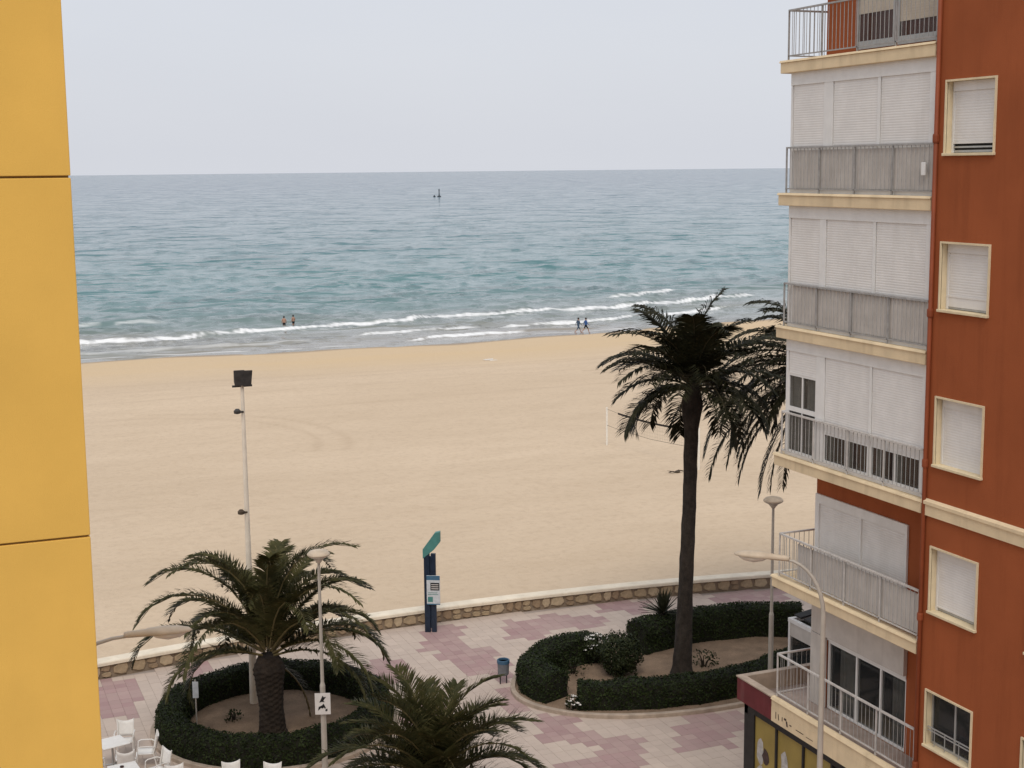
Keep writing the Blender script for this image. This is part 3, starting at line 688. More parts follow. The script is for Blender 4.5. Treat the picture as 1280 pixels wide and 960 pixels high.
# sixth floor: wide windows with half-drawn beige blinds
f = MB(); z0 = FZ[6]
for a, b_, lo in ((23.86, 25.10, 19.5), (22.55, 23.76, 19.24)):
    f = MB(); f.box(XW - .04, XW - .003, a, a + .05, z0 + .1, 21.0); f.box(XW - .04, XW - .003, b_ - .05, b_, z0 + .1, 21.0); f.box(XW - .042, XW - .003, a + .05, b_ - .05, z0 + .1, z0 + .26)
    w_ = f.build('window', M['alu'], bld, BO)
    s_ = MB(); s_.box(XW - .02, XW - .006, a + .05, b_ - .05, z0 + .26, lo); s_.build('pane', M['glass'], w_, BO)
    s_ = MB(); slats(s_, XW - .022, a + .05, b_ - .05, lo, 21.0); s_.build('blind', M['beigeblind'], w_, BO)

t_ = MB(); t_.box(XF + .06, XW - .002, 21.8, 26.78, 4.5335, 4.545); t_.box(XW - .002, 30.9, YE + .002, 26.78, 4.5335, 4.545); t_.build('balcony_floor', M['terrace'], bld, BO)
# ground floor shop front under the first floor terrace
t_ = MB(); t_.box(XF - .03, 31, 21.80, 26.80, 4.28, 4.53); t_.prism([(XF - .06, 4.47), (XF + .5, 4.47), (XF + .5, 4.545), (XF - .03, 4.535)], 'y', 21.79, 26.80)
t_.build('terrace_slab', M['cream'], bld, BO)
t_ = MB(); t_.box(XF + .12, 31, 26.80, 28.15, 4.0, 4.12); t_.build('terrace_floor', M['terrace'], bld, BO)
t_ = MB(); t_.box(XF - .04, XF + .12, 26.802, 28.28, 3.95, 4.5); t_.build('fascia', M['fasciared'], bld, BO, bevel=.01)
t_ = MB(); t_.box(XF - .06, XF + .14, 26.802, 28.30, 4.502, 4.54); t_.box(XF + .14, 31, 28.13, 28.30, 4.0, 4.54); t_.build('parapet', M['kerb'], bld, BO, bevel=.008)
t_ = MB(); t_.box(XF - .035, XF + .1, 22.0, 26.80, 3.95, 4.277); fb = t_.build('fascia', M['cream'], bld, BO)
# faded lettering on the cream fascia: only strokes can be made out
t_ = MB()
for y, z, w_, h_, sl in ((26.62, 4.22, .03, .16, 0), (26.52, 4.2, .03, .14, .02), (26.36, 4.19, .03, .1, 0), (26.27, 4.2, .09, .05, 0), (26.2, 4.15, .06, .12, .03), (26.05, 4.12, .08, .03, 0), (25.8, 4.1, .3, .02, 0), (25.4, 4.08, .26, .015, 0)):
    t_ = MB(); t_.add([(XF - .038, y, z), (XF - .038, y - w_, z), (XF - .038, y - w_ - sl, z - h_), (XF - .038, y - sl, z - h_)], [(0, 1, 2, 3)]); t_.build('letter_stroke', M['printdark'], fb, BO)
t_ = MB(); t_.box(XF + .03, XF + .3, 27.62, 28.05, 0, 3.95); t_.box(XF + .03, 31, 27.9, 28.05, 3.7, 3.95); t_.box(XF + .02, XF + .14, 21.8, 27.62, 3.78, 3.95)
t_.box(XF + .02, XF + .14, 21.8, 27.62, 0, .25)
for a in (26.66, 25.58, 24.5, 23.4, 22.3): t_.box(XF + .025, XF + .13, a, a + .06, .25, 3.78)
sf = t_.build('shop_front', M['blackframe'], bld, BO)
edges = [27.62, 26.72, 26.66, 25.64, 25.58, 24.56, 24.5, 23.46, 23.4, 22.36]
for i in range(0, 10, 2):
    b_, a = edges[i], edges[i + 1]
    t_ = MB(); t_.box(XF + .07, XF + .09, a, b_, .25, 3.78); pn = t_.build('shop_pane', M['posteryellow'] if i < 5 else M['glass'], sf, BO)
    t_ = MB(); r_ = random.Random(i)
    blobs = [(.2, 2.9, .16, .34, 0), (.32, 2.45, .2, .3, 0), (.55, 2.75, .15, .22, 1), (.6, 2.3, .2, .3, 1), (.3, 1.7, .3, .4, 0)] if i < 5 else [(.25, 3.2, .2, .2, 0), (.5, 2.8, .25, .3, 1), (.75, 3.1, .2, .2, 0)]
    for u, z, ry, rz, mi in blobs:
        u += r_.uniform(-.08, .08); z += r_.uniform(-.15, .15); n_ = 11; y = b_ - u * (b_ - a)
        vs_ = [(XF + .066 - .001 * mi, y + ry * math.cos(t) * r_.uniform(.7, 1.1), z + rz * math.sin(t) * r_.uniform(.7, 1.1)) for t in [2 * math.pi * q_ / n_ for q_ in range(n_)]]
        t_.add([(v[0], min(max(v[1], a + .02), b_ - .02), v[2]) for v in vs_], [tuple(range(n_))], mi)
    t_.build('poster_print', [M['pink'], M['printdark']], pn, BO)
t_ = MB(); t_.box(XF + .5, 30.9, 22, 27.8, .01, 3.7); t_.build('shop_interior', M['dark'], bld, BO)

# ------------------------------------------------------------------ ochre building at the left
YO = (-2.0, 11.7, 0.0)
yel = thing('ochre_building', 'ochre yellow rendered building corner with thin horizontal grooves', 'building', YO)
t_ = MB(); t_.box(-9, 1.135, 11.73, 20.2, 0, 23); t_.build('wall_core', M['groove'], yel, YO)
gro = [0.0, 5.05, 7.90, 10.755, 13.61, 16.465, 19.32, 22.2]
for a, b_ in zip(gro[:-1], gro[1:]):
    t_ = MB(); t_.box(-9.03, 1.149, 11.70, 20.23, a + .0085, b_ - .0085); t_.build('render_panel', M['yellow'], yel, YO, bevel=.006)
t_ = MB(); t_.box(-9.1, 1.2, 11.64, 20.3, 22.2, 23.05); t_.build('parapet', M['cream'], yel, YO, bevel=.02)

# ------------------------------------------------------------------ planting islands
def kerb_ring(name, poly, parent, w=.14, h=.13):
    t_ = MB(); n_ = len(poly); P = [Vector((*p, 0)) for p in poly]; vs_ = []
    for i in range(n_):
        t = (P[(i + 1) % n_] - P[i - 1]).normalized(); nrm = Vector((t.y, -t.x, 0))
        for off, z in ((0, -.03), (0, h - .02), (-.02, h), (-w, h), (-w, -.03)):
            q_ = P[i] + nrm * off; vs_.append((q_.x, q_.y, z))
    fs_ = [(i * 5 + j, ((i + 1) % n_) * 5 + j, ((i + 1) % n_) * 5 + j + 1, i * 5 + j + 1) for i in range(n_) for j in range(4)]
    return tag(t_.add(vs_, fs_).build(name, M['kerb'], parent), kind='structure')
def soil_bed(name, poly, mound=.12):
    c = Vector((sum(p[0] for p in poly) / len(poly), sum(p[1] for p in poly) / len(poly), 0)); t_ = MB(); vs_ = [(c.x, c.y, mound)]; R = 7; n_ = len(poly)
    for r in range(1, R + 1):
        for p in poly:
            q_ = c.lerp(Vector((*p, 0)), r / R); vs_.append((q_.x, q_.y, .05 + (mound - .05) * (1 - (r / R) ** 2) + .025 * noise.noise((q_.x * 2, q_.y * 2, 0))))
    fs_ = [(0, 1 + j, 1 + (j + 1) % n_) for j in range(n_)]
    for r in range(R - 1): fs_ += [(1 + r * n_ + j, 1 + (r + 1) * n_ + j, 1 + (r + 1) * n_ + (j + 1) % n_, 1 + r * n_ + (j + 1) % n_) for j in range(n_)]
    return tag(t_.add(vs_, fs_).build(name, M['soil'], smooth=True), kind='structure')

def scatter_leaves(points_normals, size, rng_, tilt=.7):
    t_ = MB()
    for p, nrm in points_normals:
        d = Vector((rng_.gauss(0, 1), rng_.gauss(0, 1), rng_.gauss(0, 1))); nv = (nrm + d * tilt * .5).normalized()
        a = nv.cross(Vector((rng_.gauss(0, 1), rng_.gauss(0, 1), rng_.gauss(0, 1)))).normalized(); b_ = nv.cross(a)
        s_ = size * rng_.uniform(.6, 1.3); L = a * s_; W = b_ * s_ * .45
        t_.add([p - L * .6, p + W, p + L, p - W], [(0, 1, 2, 3)])
    return t_

def hedge(label, path, width, height, seed, closed=False, dens=620, name='hedge', leaf=.05, group=None, rough=.17):
    """clipped hedge along a path: twiggy core and a coat of small leaves"""
    r_ = random.Random(seed); P = [Vector((*p, 0)) for p in path]; n_ = len(P)
    base = P[n_ // 2] if not closed else sum(P, Vector()) / n_
    root = thing(name, label, 'hedge', base, group)
    prof = [(-1, 0), (-1.02, .35), (-.98, .7), (-.8, .93), (-.4, 1.0), (0, 1.02), (.4, 1.0), (.8, .93), (.98, .7), (1.02, .35), (1, 0)]
    rings = []
    for i in range(n_):
        t = ((P[(i + 1) % n_] - P[i - 1]) if closed else (P[min(i + 1, n_ - 1)] - P[max(i - 1, 0)])).normalized(); nm = Vector((t.y, -t.x, 0)); ring = []
        for u, z in prof:
            q_ = P[i] + nm * u * width / 2; lump = 1 + rough * noise.noise((q_.x * 1.6, q_.y * 1.6, z * 2 + seed)) + rough * .6 * noise.noise((q_.x * 4, q_.y * 4, z * 4))
            ring.append(P[i] + nm * u * width / 2 * lump + Vector((0, 0, z * height * (1 + rough * .8 * noise.noise((q_.x * 1.1, q_.y * 1.1, seed * 3.))) + .02)))
        rings.append(ring)
    k = len(prof); core = MB(); vs_ = [v for r in rings for v in r]
    seg = n_ if closed else n_ - 1
    fs_ = [(i * k + j, ((i + 1) % n_) * k + j, ((i + 1) % n_) * k + j + 1, i * k + j + 1) for i in range(seg) for j in range(k - 1)]
    if not closed: fs_ += [tuple(range(k)), tuple((n_ - 1) * k + j for j in range(k))]
    cs = []
    for i, r in enumerate(rings):
        m_ = P[i] + Vector((0, 0, height * .45)); cs += [m_ + (v - m_) * .93 if v.z > .05 else v for v in r]
    core.add(cs, fs_).build('twig_core', M['hedgecore'], root, base)
    pn = []
    for f_ in fs_:
        q_ = [vs_[i] for i in f_]
        quads_ = [(q_[0], q_[1], q_[2], q_[3])] if len(q_) == 4 else [(q_[i], q_[i + 1], q_[k - 2 - i], q_[k - 1 - i]) for i in range(k // 2)]
        for A, B, C, D in quads_:
            nv = (C - A).cross(D - B); area = nv.length / 2
            if area < 1e-5: continue
            nv.normalize(); cc = (A + B + C + D) / 4
            if nv.dot(cc - (base if not closed else cc) - Vector((0, 0, height * .4))) < 0 and not closed: pass
            cnt_ = area * dens; cnt_ = int(cnt_) + (r_.random() < cnt_ % 1)
            for _ in range(cnt_):
                u, w_ = r_.random(), r_.random(); p = A.lerp(B, u).lerp(D.lerp(C, u), w_)
                pn.append((p + nv * (r_.gauss(0, .022) if r_.random() > .07 else r_.uniform(.03, .13)), nv))
    scatter_leaves(pn, leaf, r_, 1.3).build('foliage', M['hedge'], root, base)
    return root

def round_bush(label, loc, rx, h, seed, matn='bush', name='round_bush', leaf=.07, dens=380, flowers=0, open_=0.0, group=None):
    r_ = random.Random(seed); root = thing(name, label, 'bush', loc, group); L = Vector(loc)
    st = MB()
    for i in range(9):
        a = r_.uniform(0, 6.28); q_ = L + Vector((math.cos(a) * rx * .6 * r_.random(), math.sin(a) * rx * .6 * r_.random(), h * r_.uniform(.5, .85)))
        st.tube([L + Vector((math.cos(a) * .04, math.sin(a) * .04, -.02)), L.lerp(q_, .5) + Vector((0, 0, .05)), q_], [.025, .017, .006], 5)
    st.build('stem', M['trunk'], root, loc)
    pn = []
    nn = int(dens * 4 * rx * h * 1.6)
    for _ in range(nn):
        d = Vector((r_.gauss(0, 1), r_.gauss(0, 1), r_.gauss(0, 1))).normalized(); f_ = .55 + .45 * r_.random() ** .5
        lump = 1 + .28 * noise.noise(d * 2.2 + Vector((seed, 0, 0))) + .15 * noise.noise(d * 5 + Vector((seed, 3, 0)))
        if open_ and noise.noise(d * 3.5 + Vector((seed, 8, 1))) < open_ - .5: continue
        p = L + Vector((d.x * rx * f_ * lump, d.y * rx * f_ * lump, h * .52 + d.z * h * .5 * f_ * lump))
        if p.z > .05: pn.append((p, d))
    scatter_leaves(pn, leaf, r_, 1.2).build('foliage', M[matn], root, loc)
    if flowers:
        t_ = MB()
        for _ in range(flowers):
            d = Vector((r_.gauss(0, 1), r_.gauss(0, 1), abs(r_.gauss(0, 1)))).normalized(); c = L + Vector((d.x * rx, d.y * rx, h * .5 + d.z * h * .5))
            for q_ in range(4):
                a = q_ * 1.57 + r_.random(); e = Vector((math.cos(a), math.sin(a), .4)); t_.add([c, c + e * .04 + Vector((0, 0, .03)), c + e * .075, c + e.cross(Vector((0, 0, 1))) * .04 + e * .04], [(0, 1, 2, 3)])
        tag(t_.build('blossom', M['flower'], root, loc), kind='stuff')
    return root

circ = lambda cx, cy, r, n_: [(cx + r * math.cos(2 * math.pi * i / n_), cy + r * math.sin(2 * math.pi * i / n_)) for i in range(n_)]
IC = (9.1, 41.0)
soil_bed('planting_soil_round', circ(*IC, 3.55, 40))
kerb_ring('kerb_round', circ(*IC, 3.68, 48), None)
hedge('ring-shaped clipped hedge round the bed of the squat palm', circ(*IC, 3.08, 60), .82, .85, 11, closed=True)

# long bed at the right: outline, kerb, soil
LB = [(16.75, 41.0), (16.50, 40.2), (16.55, 39.4), (16.95, 38.55), (17.7, 37.75), (18.9, 37.08), (20.3, 36.68), (21.8, 36.50), (23.3, 36.55), (25.2, 36.9), (27.2, 37.6), (29.0, 38.9), (29.6, 40.6), (29.0, 42.2), (27.2, 43.1), (25, 43.35), (22.6, 43.3), (20.4, 43.0), (18.6, 42.6), (17.4, 42.0)]
def smooth_closed(poly, m_=3):
    out = []; n_ = len(poly)
    for i in range(n_):
        p0, p1, p2, p3 = (Vector(poly[(i + k_) % n_]) for k_ in (-1, 0, 1, 2))
        for s_ in range(m_):
            t = s_ / m_; out.append(tuple(.5 * ((2 * p1) + (p2 - p0) * t + (2 * p0 - 5 * p1 + 4 * p2 - p3) * t * t + (3 * p1 - p0 - 3 * p2 + p3) * t ** 3)))
    return out
def smooth_open(p, m_=4):
    out = []; n_ = len(p)
    for i in range(n_ - 1):
        p0, p1, p2, p3 = (Vector(p[min(max(i + k_, 0), n_ - 1)]) for k_ in (-1, 0, 1, 2))
        for s_ in range(m_):
            t = s_ / m_; out.append(tuple(.5 * ((2 * p1) + (p2 - p0) * t + (2 * p0 - 5 * p1 + 4 * p2 - p3) * t * t + (3 * p1 - p0 - 3 * p2 + p3) * t ** 3)))
    return out + [tuple(p[-1])]
LBs = smooth_closed(LB)
soil_bed('planting_soil_long', LBs); kerb_ring('kerb_long', LBs, None)
hedge('thick rounded hedge beside the blue litter bin', smooth_open([(17.55, 39.2), (17.35, 40.0), (17.5, 40.9), (18.3, 41.75), (19.3, 42.15), (20.25, 42.3)]), 1.0, .95, 21)
hedge('low front hedge before the tall palm trunk', smooth_open([(18.0, 38.55), (19.2, 38.05), (20.7, 37.65), (22.2, 37.55), (23.6, 37.7), (25.0, 38.2), (26.2, 38.6)]), .95, .8, 22)
hedge('taller back hedge behind the tall palm trunk', smooth_open([(21.9, 42.2), (23.2, 42.5), (24.8, 42.6), (26.6, 42.35), (28.1, 41.6)]), 1.05, 1.12, 23)
hedge('dark side hedge between the lamp post and the pergola', smooth_open([(28.0, 41.0), (28.0, 39.9), (27.4, 38.8), (26.6, 38.4)]), 1.0, 1.05, 24)
round_bush('upright dark bush between flowering shrub and tall palm', (20.35, 40.35, .05), .72, 1.45, 31, dens=900, leaf=.055)
round_bush('white-flowered shrub beside the upright dark bush', (20.15, 41.7, .05), .5, 1.05, 32, flowers=46, open_=.35, name='flowering_shrub')
round_bush('small straggly plant with white flowers at the kerb', (17.75, 38.35, .05), .3, .4, 33, flowers=16, open_=.5, name='flowering_shrub')
round_bush('sparse low shrub on the soil beside tall palm trunk', (23.2, 39.9, .05), .55, .62, 34, open_=.62, name='low_shrub', dens=200)
round_bush('sparse low shrub by the flowering shrub in the long bed', (19.0, 41.1, .05), .5, .55, 35, open_=.6, name='low_shrub', dens=200)
round_bush('tiny shrub on the soil within the ring hedge', (7.95, 41.55, .05), .28, .42, 36, open_=.6, name='low_shrub', dens=260)

def spiky(label, loc, n_, L, seed):
    r_ = random.Random(seed); root = thing('spiky_plant', label, 'plant', loc)
    for i in range(n_):
        az = i * 2.4 + r_.uniform(-.3, .3); el = math.radians(r_.uniform(8, 85)); t_ = MB(); ln = L * r_.uniform(.75, 1.1)
        d = Vector((math.cos(az) * math.cos(el), math.sin(az) * math.cos(el), math.sin(el))); sd = Vector((-math.sin(az), math.cos(az), 0)); vs_ = []
        for s_, w_ in ((0, .03), (.35, .038), (.7, .028), (1, .002)):
            p = Vector(loc) + Vector((0, 0, 1.12)) + d * ln * s_ + Vector((0, 0, -.12 * ln * s_ * s_)); vs_ += [p - sd * w_, p + Vector((0, 0, -.012)), p + sd * w_]
        t_.add(vs_, [(3 * k_ + a, 3 * k_ + a + 1, 3 * k_ + a + 4, 3 * k_ + a + 3) for k_ in range(3) for a in (0, 1)]); t_.build('leaf', M['agave'], root, loc)
    t_ = MB(); t_.lathe([(.11, 0), (.1, .6), (.12, 1.05), (.06, 1.2)], loc, 10); t_.build('stem', M['trunk'], root, loc)
spiky('dark spiky yucca standing behind the tall palm trunk', (23.1, 42.55, .05), 64, 1.05, 4)

# ------------------------------------------------------------------ palms
def frond(root, off, base, az, e0, L, droop, leaf, nl, r_, lm, rm, width=.04, twist=0.0, vee=.45, curve=1.35, sag=.35, spread=(64, 28)):
    t_ = MB(); N = 14; P = [Vector(base)]; T = []; h = Vector((math.cos(az), math.sin(az), 0)); tw = r_.uniform(-.25, .25) + twist
    for i in range(N):
        t = i / (N - 1); el = e0 - droop * t ** curve; azt = az + tw * t * t
        d = Vector((math.cos(azt) * math.cos(el), math.sin(azt) * math.cos(el), math.sin(el))); T.append(d); P.append(P[-1] + d * L / N)
    T.append(T[-1])
    t_.tube(P[::2] + ([P[-1]] if len(P) % 2 == 0 else []), [max(.006, .035 * (1 - i / (len(P[::2]))) ** .8) for i in range(len(P[::2]) + (1 if len(P) % 2 == 0 else 0))], 4, False)
    nst = len(t_.f)
    for s_ in range(nl):
        t = .10 + .90 * (s_ + r_.random() * .6) / nl; x_ = min(t, .999) * N; i = int(x_); p = P[i].lerp(P[min(i + 1, N)], x_ - i); tg = T[min(i, N)]
        side = tg.cross(Vector((0, 0, 1))); side = side.normalized() if side.length > .05 else Vector((-math.sin(az), math.cos(az), 0)); nrm = side.cross(tg)
        ln0 = leaf * min(1, .35 + t * 3) * (1 - .5 * t ** 4)
        for sg in (-1, 1):
            if r_.random() < .05: continue
            a = math.radians(spread[0] + (spread[1] - spread[0]) * t + r_.uniform(-10, 10)); v_ = vee * r_.uniform(.5, 1.4)
            d = (tg * math.cos(a) + side * sg * math.sin(a) + nrm * v_ * math.sin(a)).normalized(); ln = ln0 * r_.uniform(.85, 1.12)
            wv = d.cross(nrm + side * sg * .6).normalized() * width * .5
            m_ = p + d * ln * .5; e = m_ + (d + Vector((0, 0, -sag * r_.uniform(.6, 1.5)))).normalized() * ln * .5
            t_.add([p - wv * .5, p + wv * .5, m_ + wv, m_ - wv, e], [(0, 1, 2, 3), (3, 2, 4)], 1)
    return t_.build('frond', [M[rm], M[lm]], root, off)

def palm_trunk(root, off, pts, radii, bark, seed, dia=.05, rings=70, nseg=30):
    t_ = MB(); r_ = random.Random(seed); cum = [0]
    for a, b_ in zip(pts[:-1], pts[1:]): cum.append(cum[-1] + (Vector(b_) - Vector(a)).length)
    vs_ = []
    for i in range(rings):
        s_ = cum[-1] * i / (rings - 1); c = Vector([np.interp(s_, cum, [p[k_] for p in pts]) for k_ in range(3)]); rr_ = float(np.interp(s_, cum, radii))
        for j in range(nseg):
            a = 2 * math.pi * j / nseg; row = s_ / (dia * 3.2); u = j / nseg * 14
            d1 = (row + u * .5) % 1; d2 = (row - u * .5) % 1
            k_ = 1 + .10 * (min(d1, 1 - d1) + min(d2, 1 - d2) - .5) * min(1, .45 / rr_) + .06 * noise.noise((math.cos(a) * 2, math.sin(a) * 2, s_ * 2.5 + seed))
            vs_.append(c + Vector((math.cos(a), math.sin(a), 0)) * rr_ * k_)
    fs_ = [(i * nseg + j, i * nseg + (j + 1) % nseg, (i + 1) * nseg + (j + 1) % nseg, (i + 1) * nseg + j) for i in range(rings - 1) for j in range(nseg)] + [tuple((rings - 1) * nseg + j for j in range(nseg))]
    return t_.add(vs_, fs_).build('trunk', M[bark], root, off)

def palm(label, base, pts, radii, crown, nf, L, e_hi, e_lo, droop, leaf, nl, seed, lm='frond', rm='rachis', bark='trunk', skip=0.0, dead=0, extra=(), jit=6, **kw):
    r_ = random.Random(seed); root = thing('palm_tree', label, 'palm tree', base)
    palm_trunk(root, base, pts, radii, bark, seed); c = Vector(crown)
    for i in range(nf):
        f_ = (i + .5) / nf; az = i * 2.39996 + r_.uniform(-.25, .25)
        if skip and f_ > skip and math.cos(az - 4.32) > .55: continue      # old leaves trimmed on the street side
        e0 = math.radians(e_hi + (e_lo - e_hi) * f_ ** .9 + r_.uniform(-jit, jit)); dr = math.radians(droop[0] + (droop[1] - droop[0]) * f_ + r_.uniform(-12, 12))
        b_ = c + Vector((math.cos(az) * .10 * (1 + f_), math.sin(az) * .10 * (1 + f_), .45 * (1 - f_) - .1))
        frond(root, base, b_, az, e0, L * r_.uniform(.82, 1.1) * (1 - .18 * abs(f_ - .45)), dr, leaf, nl, r_, lm, rm, **kw)
    for az, e0, ln, dr in extra: frond(root, base, c + Vector((math.cos(az) * .15, math.sin(az) * .15, -.05)), az, math.radians(e0), ln, math.radians(dr), leaf, nl, r_, lm, rm, **kw)
    for i in range(dead):
        az = r_.uniform(0, 6.28); frond(root, base, c + Vector((math.cos(az) * .18, math.sin(az) * .18, -.3)), az, math.radians(r_.uniform(-45, -10)), L * .6, math.radians(50), leaf * .8, nl // 2, r_, 'deadleaf', 'rachis')
    return root
M['deadleaf'] = leaf_mat('withered palm leaf', (.06, .045, .025), (.10, .075, .04), (.13, .10, .06))

PA = (8.8, 40.1, .05)
palm('squat thick-trunked date palm in the ring hedge bed', PA, [PA, (8.8, 40.1, .25), (8.78, 40.1, .9), (8.76, 40.1, 1.6), (8.75, 40.1, 2.1), (8.75, 40.1, 2.5)], [.46, .39, .35, .40, .48, .30],
     (8.75, 40.1, 2.55), 46, 4.5, 90, 8, (112, 100), .54, 110, 6, dead=2, width=.06, curve=1.75, skip=.55, spread=(60, 42), vee=.5, jit=9)
PB = (22.15, 39.5, .05)
palm('tall slender date palm with dark drooping crown', PB, [PB, (22.17, 39.5, .4), (22.3, 39.55, 3), (22.45, 39.6, 6), (22.52, 39.65, 8.2), (22.56, 39.68, 8.9), (22.6, 39.7, 9.7)], [.42, .31, .235, .215, .225, .34, .2],
     (22.6, 39.7, 9.55), 46, 3.1, 86, -14, (60, 84), .86, 62, 8, jit=13, lm='frondtall', rm='rachisdark', bark='trunktall', dead=0, width=.062, sag=.5, vee=.3, skip=.72, spread=(72, 46), curve=1.2)
PC = (10.9, 31.6, 0)
palm('young feathery palm growing in front of the ring hedge', PC, [PC, (10.9, 31.6, .5), (10.88, 31.6, 1.4), (10.86, 31.6, 2.0)], [.42, .36, .33, .28],
     (10.86, 31.6, 1.75), 42, 2.9, 84, 14, (66, 80), .60, 80, 13, lm='frondlight', rm='rachis', width=.044, vee=.7, sag=.2, spread=(66, 32))
PD = (29.6, 41.4, .05)
palm('palm mostly hidden behind the red building with long hanging fronds', PD, [PD, (29.6, 41.4, .4), (29.4, 41.4, 4), (28.9, 41.4, 9.3), (28.8, 41.4, 9.9)], [.42, .33, .27, .26, .3],
     (28.75, 41.4, 9.5), 46, 3.9, 78, -24, (70, 70), .80, 62, 17, lm='frondtall', rm='rachisdark', bark='trunktall', width=.06, sag=.6, vee=.3, spread=(70, 38),
     extra=[(2.74, 14, 6.2, 84), (2.55, -6, 5.4, 74), (2.85, -16, 5.6, 60), (2.5, 0, 4.6, 80), (2.9, -25, 4.4, 50), (2.35, -28, 4.4, 45), (2.68, -36, 4.8, 42), (3.1, -10, 5.0, 70), (2.2, -55, 4.7, 30), (2.0, -60, 4.6, 25), (2.6, -52, 4.9, 32), (2.9, 30, 4.6, 100), (2.65, 40, 4.4, 90), (3.0, 2, 4.7, 88), (2.5, 18, 4.8, 80)])
soil_bed('planting_soil_front', circ(10.9, 31.6, 1.5, 28)); kerb_ring('kerb_front', circ(10.9, 31.6, 1.6, 32), None)

# ------------------------------------------------------------------ lamps and masts
def promenade_lamp(label, x, y, group=None, h=6.3, z0=0.0):
    L = (x, y, z0); r = thing('promenade_lamp', label, 'lamp post', L, group)
    t_ = MB(); t_.tube([(x, y, z0 - .02), (x, y, z0 + 2.6), (x, y, z0 + 2.7), (x, y, h - .25)], [.085, .075, .05, .04], 12); t_.lathe([(.14, 0), (.14, .04), (.1, .1)], (x, y, z0), 12); t_.build('pole', M['galv'], r, L, smooth=False)
    t_ = MB(); t_.lathe([(.06, -.25), (.09, -.2), (.16, -.12), (.28, -.06), (.30, -.02)], (x, y, h), 16); t_.build('lamp_bowl', M['lampglass'], r, L, smooth=True)
    t_ = MB(); t_.lathe([(.31, -.03), (.31, 0), (.24, .07), (.1, .11), (.02, .12)], (x, y, h), 16); t_.build('lamp_cap', M['lamphead'], r, L, smooth=True)
    return r
la = promenade_lamp('slim lamp post carrying the no-dogs sign in front of the ring hedge', 9.47, 36.74)
promenade_lamp('slim lamp post standing between long bed and shop terrace', 23.9, 36.97, z0=.05)

def street_lamp(label, post, head, hz):
    L = (post[0], post[1], 0); r = thing('street_lamp', label, 'street lamp', L); p, hd = Vector((*post, 0)), Vector((*head, 0)); d = (hd - p); ln = d.length; d.normalize()
    t_ = MB(); pts = [(p.x, p.y, -.02), (p.x, p.y, 3), (p.x, p.y, hz - 1.05)]; rad = [.075, .062, .048]
    for i in range(1, 9):
        a = math.pi / 2 * i / 8; q_ = p + d * (ln - .55) * (1 - math.cos(a)); pts.append((q_.x, q_.y, hz - 1.05 + 1.03 * math.sin(a))); rad.append(.044 - .016 * i / 8)
    t_.tube(pts, rad, 12); t_.lathe([(.16, -.02), (.16, .03), (.1, .12)], (p.x, p.y, 0), 12); t_.build('post', M['galv'], r, L)
    s_ = Vector((-d.y, d.x, 0)); e = p + d * (ln - .6)
    def shell(prof, top):
        vs_ = []; n_ = 10
        for u, w_, h_ in prof:
            c = e + d * u + Vector((0, 0, hz))
            for j in range(n_):
                a = 2 * math.pi * j / n_; zz = math.sin(a); vs_.append(c + s_ * w_ * math.cos(a) + Vector((0, 0, (h_[0] if zz > 0 else h_[1]) * zz)))
        k = len(prof); return vs_, [(i * n_ + j, i * n_ + (j + 1) % n_, (i + 1) * n_ + (j + 1) % n_, (i + 1) * n_ + j) for i in range(k - 1) for j in range(n_)] + [tuple(range(n_)), tuple((k - 1) * n_ + j for j in range(n_))]
    t_ = MB(); t_.add(*shell([(-.02, .045, (.045, .045)), (.06, .06, (.06, .05)), (.34, .075, (.075, .05)), (.36, .11, (.085, .04)), (.6, .165, (.10, .02)), (.85, .155, (.085, .02)), (1.02, .09, (.05, .02)), (1.07, .02, (.01, .01))], True)); t_.build('lamp_housing', M['lamphead'], r, L, smooth=True)
    t_ = MB(); t_.add(*shell([(.40, .06, (.005, .03)), (.5, .12, (.005, .09)), (.68, .145, (.005, .13)), (.88, .12, (.005, .10)), (1.0, .05, (.005, .03))], False)); t_.build('lamp_bowl', M['lampglass'], r, L, smooth=True)
    return r
street_lamp('curved-arm street lamp standing before the red building balconies', (15.62, 22.36), (14.72, 23.28), 9.0)
street_lamp('curved-arm street lamp reaching out from behind the ochre wall', (1.55, 23.6), (3.35, 23.32), 9.0)

FM = (8.83, 42.76, .05)
r = thing('floodlight_mast', 'tall pale mast with dark floodlights rising behind the squat palm', 'floodlight mast', FM); x, y = FM[:2]
t_ = MB(); t_.tube([(x, y, 0), (x, y, 2.5), (x, y, 6), (x, y, 10.1)], [.135, .10, .075, .05], 14); t_.build('pole', M['mast'], r, FM)
for dx, z in ((-.12, 10.35), (.12, 10.33)):
    t_ = MB(); t_.add([(x + dx - .13, y - .16, z - .25), (x + dx + .13, y - .16, z - .25), (x + dx + .17, y - .22, z + .24), (x + dx - .17, y - .22, z + .24), (x + dx - .1, y + .14, z - .16), (x + dx + .1, y + .14, z - .16), (x + dx + .1, y + .1, z + .2), (x + dx - .1, y + .1, z + .2)],
               [(0, 1, 2, 3), (4, 7, 6, 5), (0, 4, 5, 1), (1, 5, 6, 2), (2, 6, 7, 3), (3, 7, 4, 0)]); t_.build('floodlight', M['floodblack'], r, FM, bevel=.015)
t_ = MB(); t_.beam((x - .3, y, 10.08), (x + .3, y, 10.08), .06, .06); t_.build('crossarm', M['floodblack'], r, FM)
for z, mt in ((9.3, 'floodblack'), (6.2, 'drift')):
    t_ = MB(); t_.beam((x, y - .05, z), (x - .28, y - .12, z), .05, .05); t_.lathe([(.03, -.05), (.10, -.03), (.11, .05), (.05, .11)], (x - .2, y - .12, z), 10); t_.build('side_lamp', M[mt], r, FM)

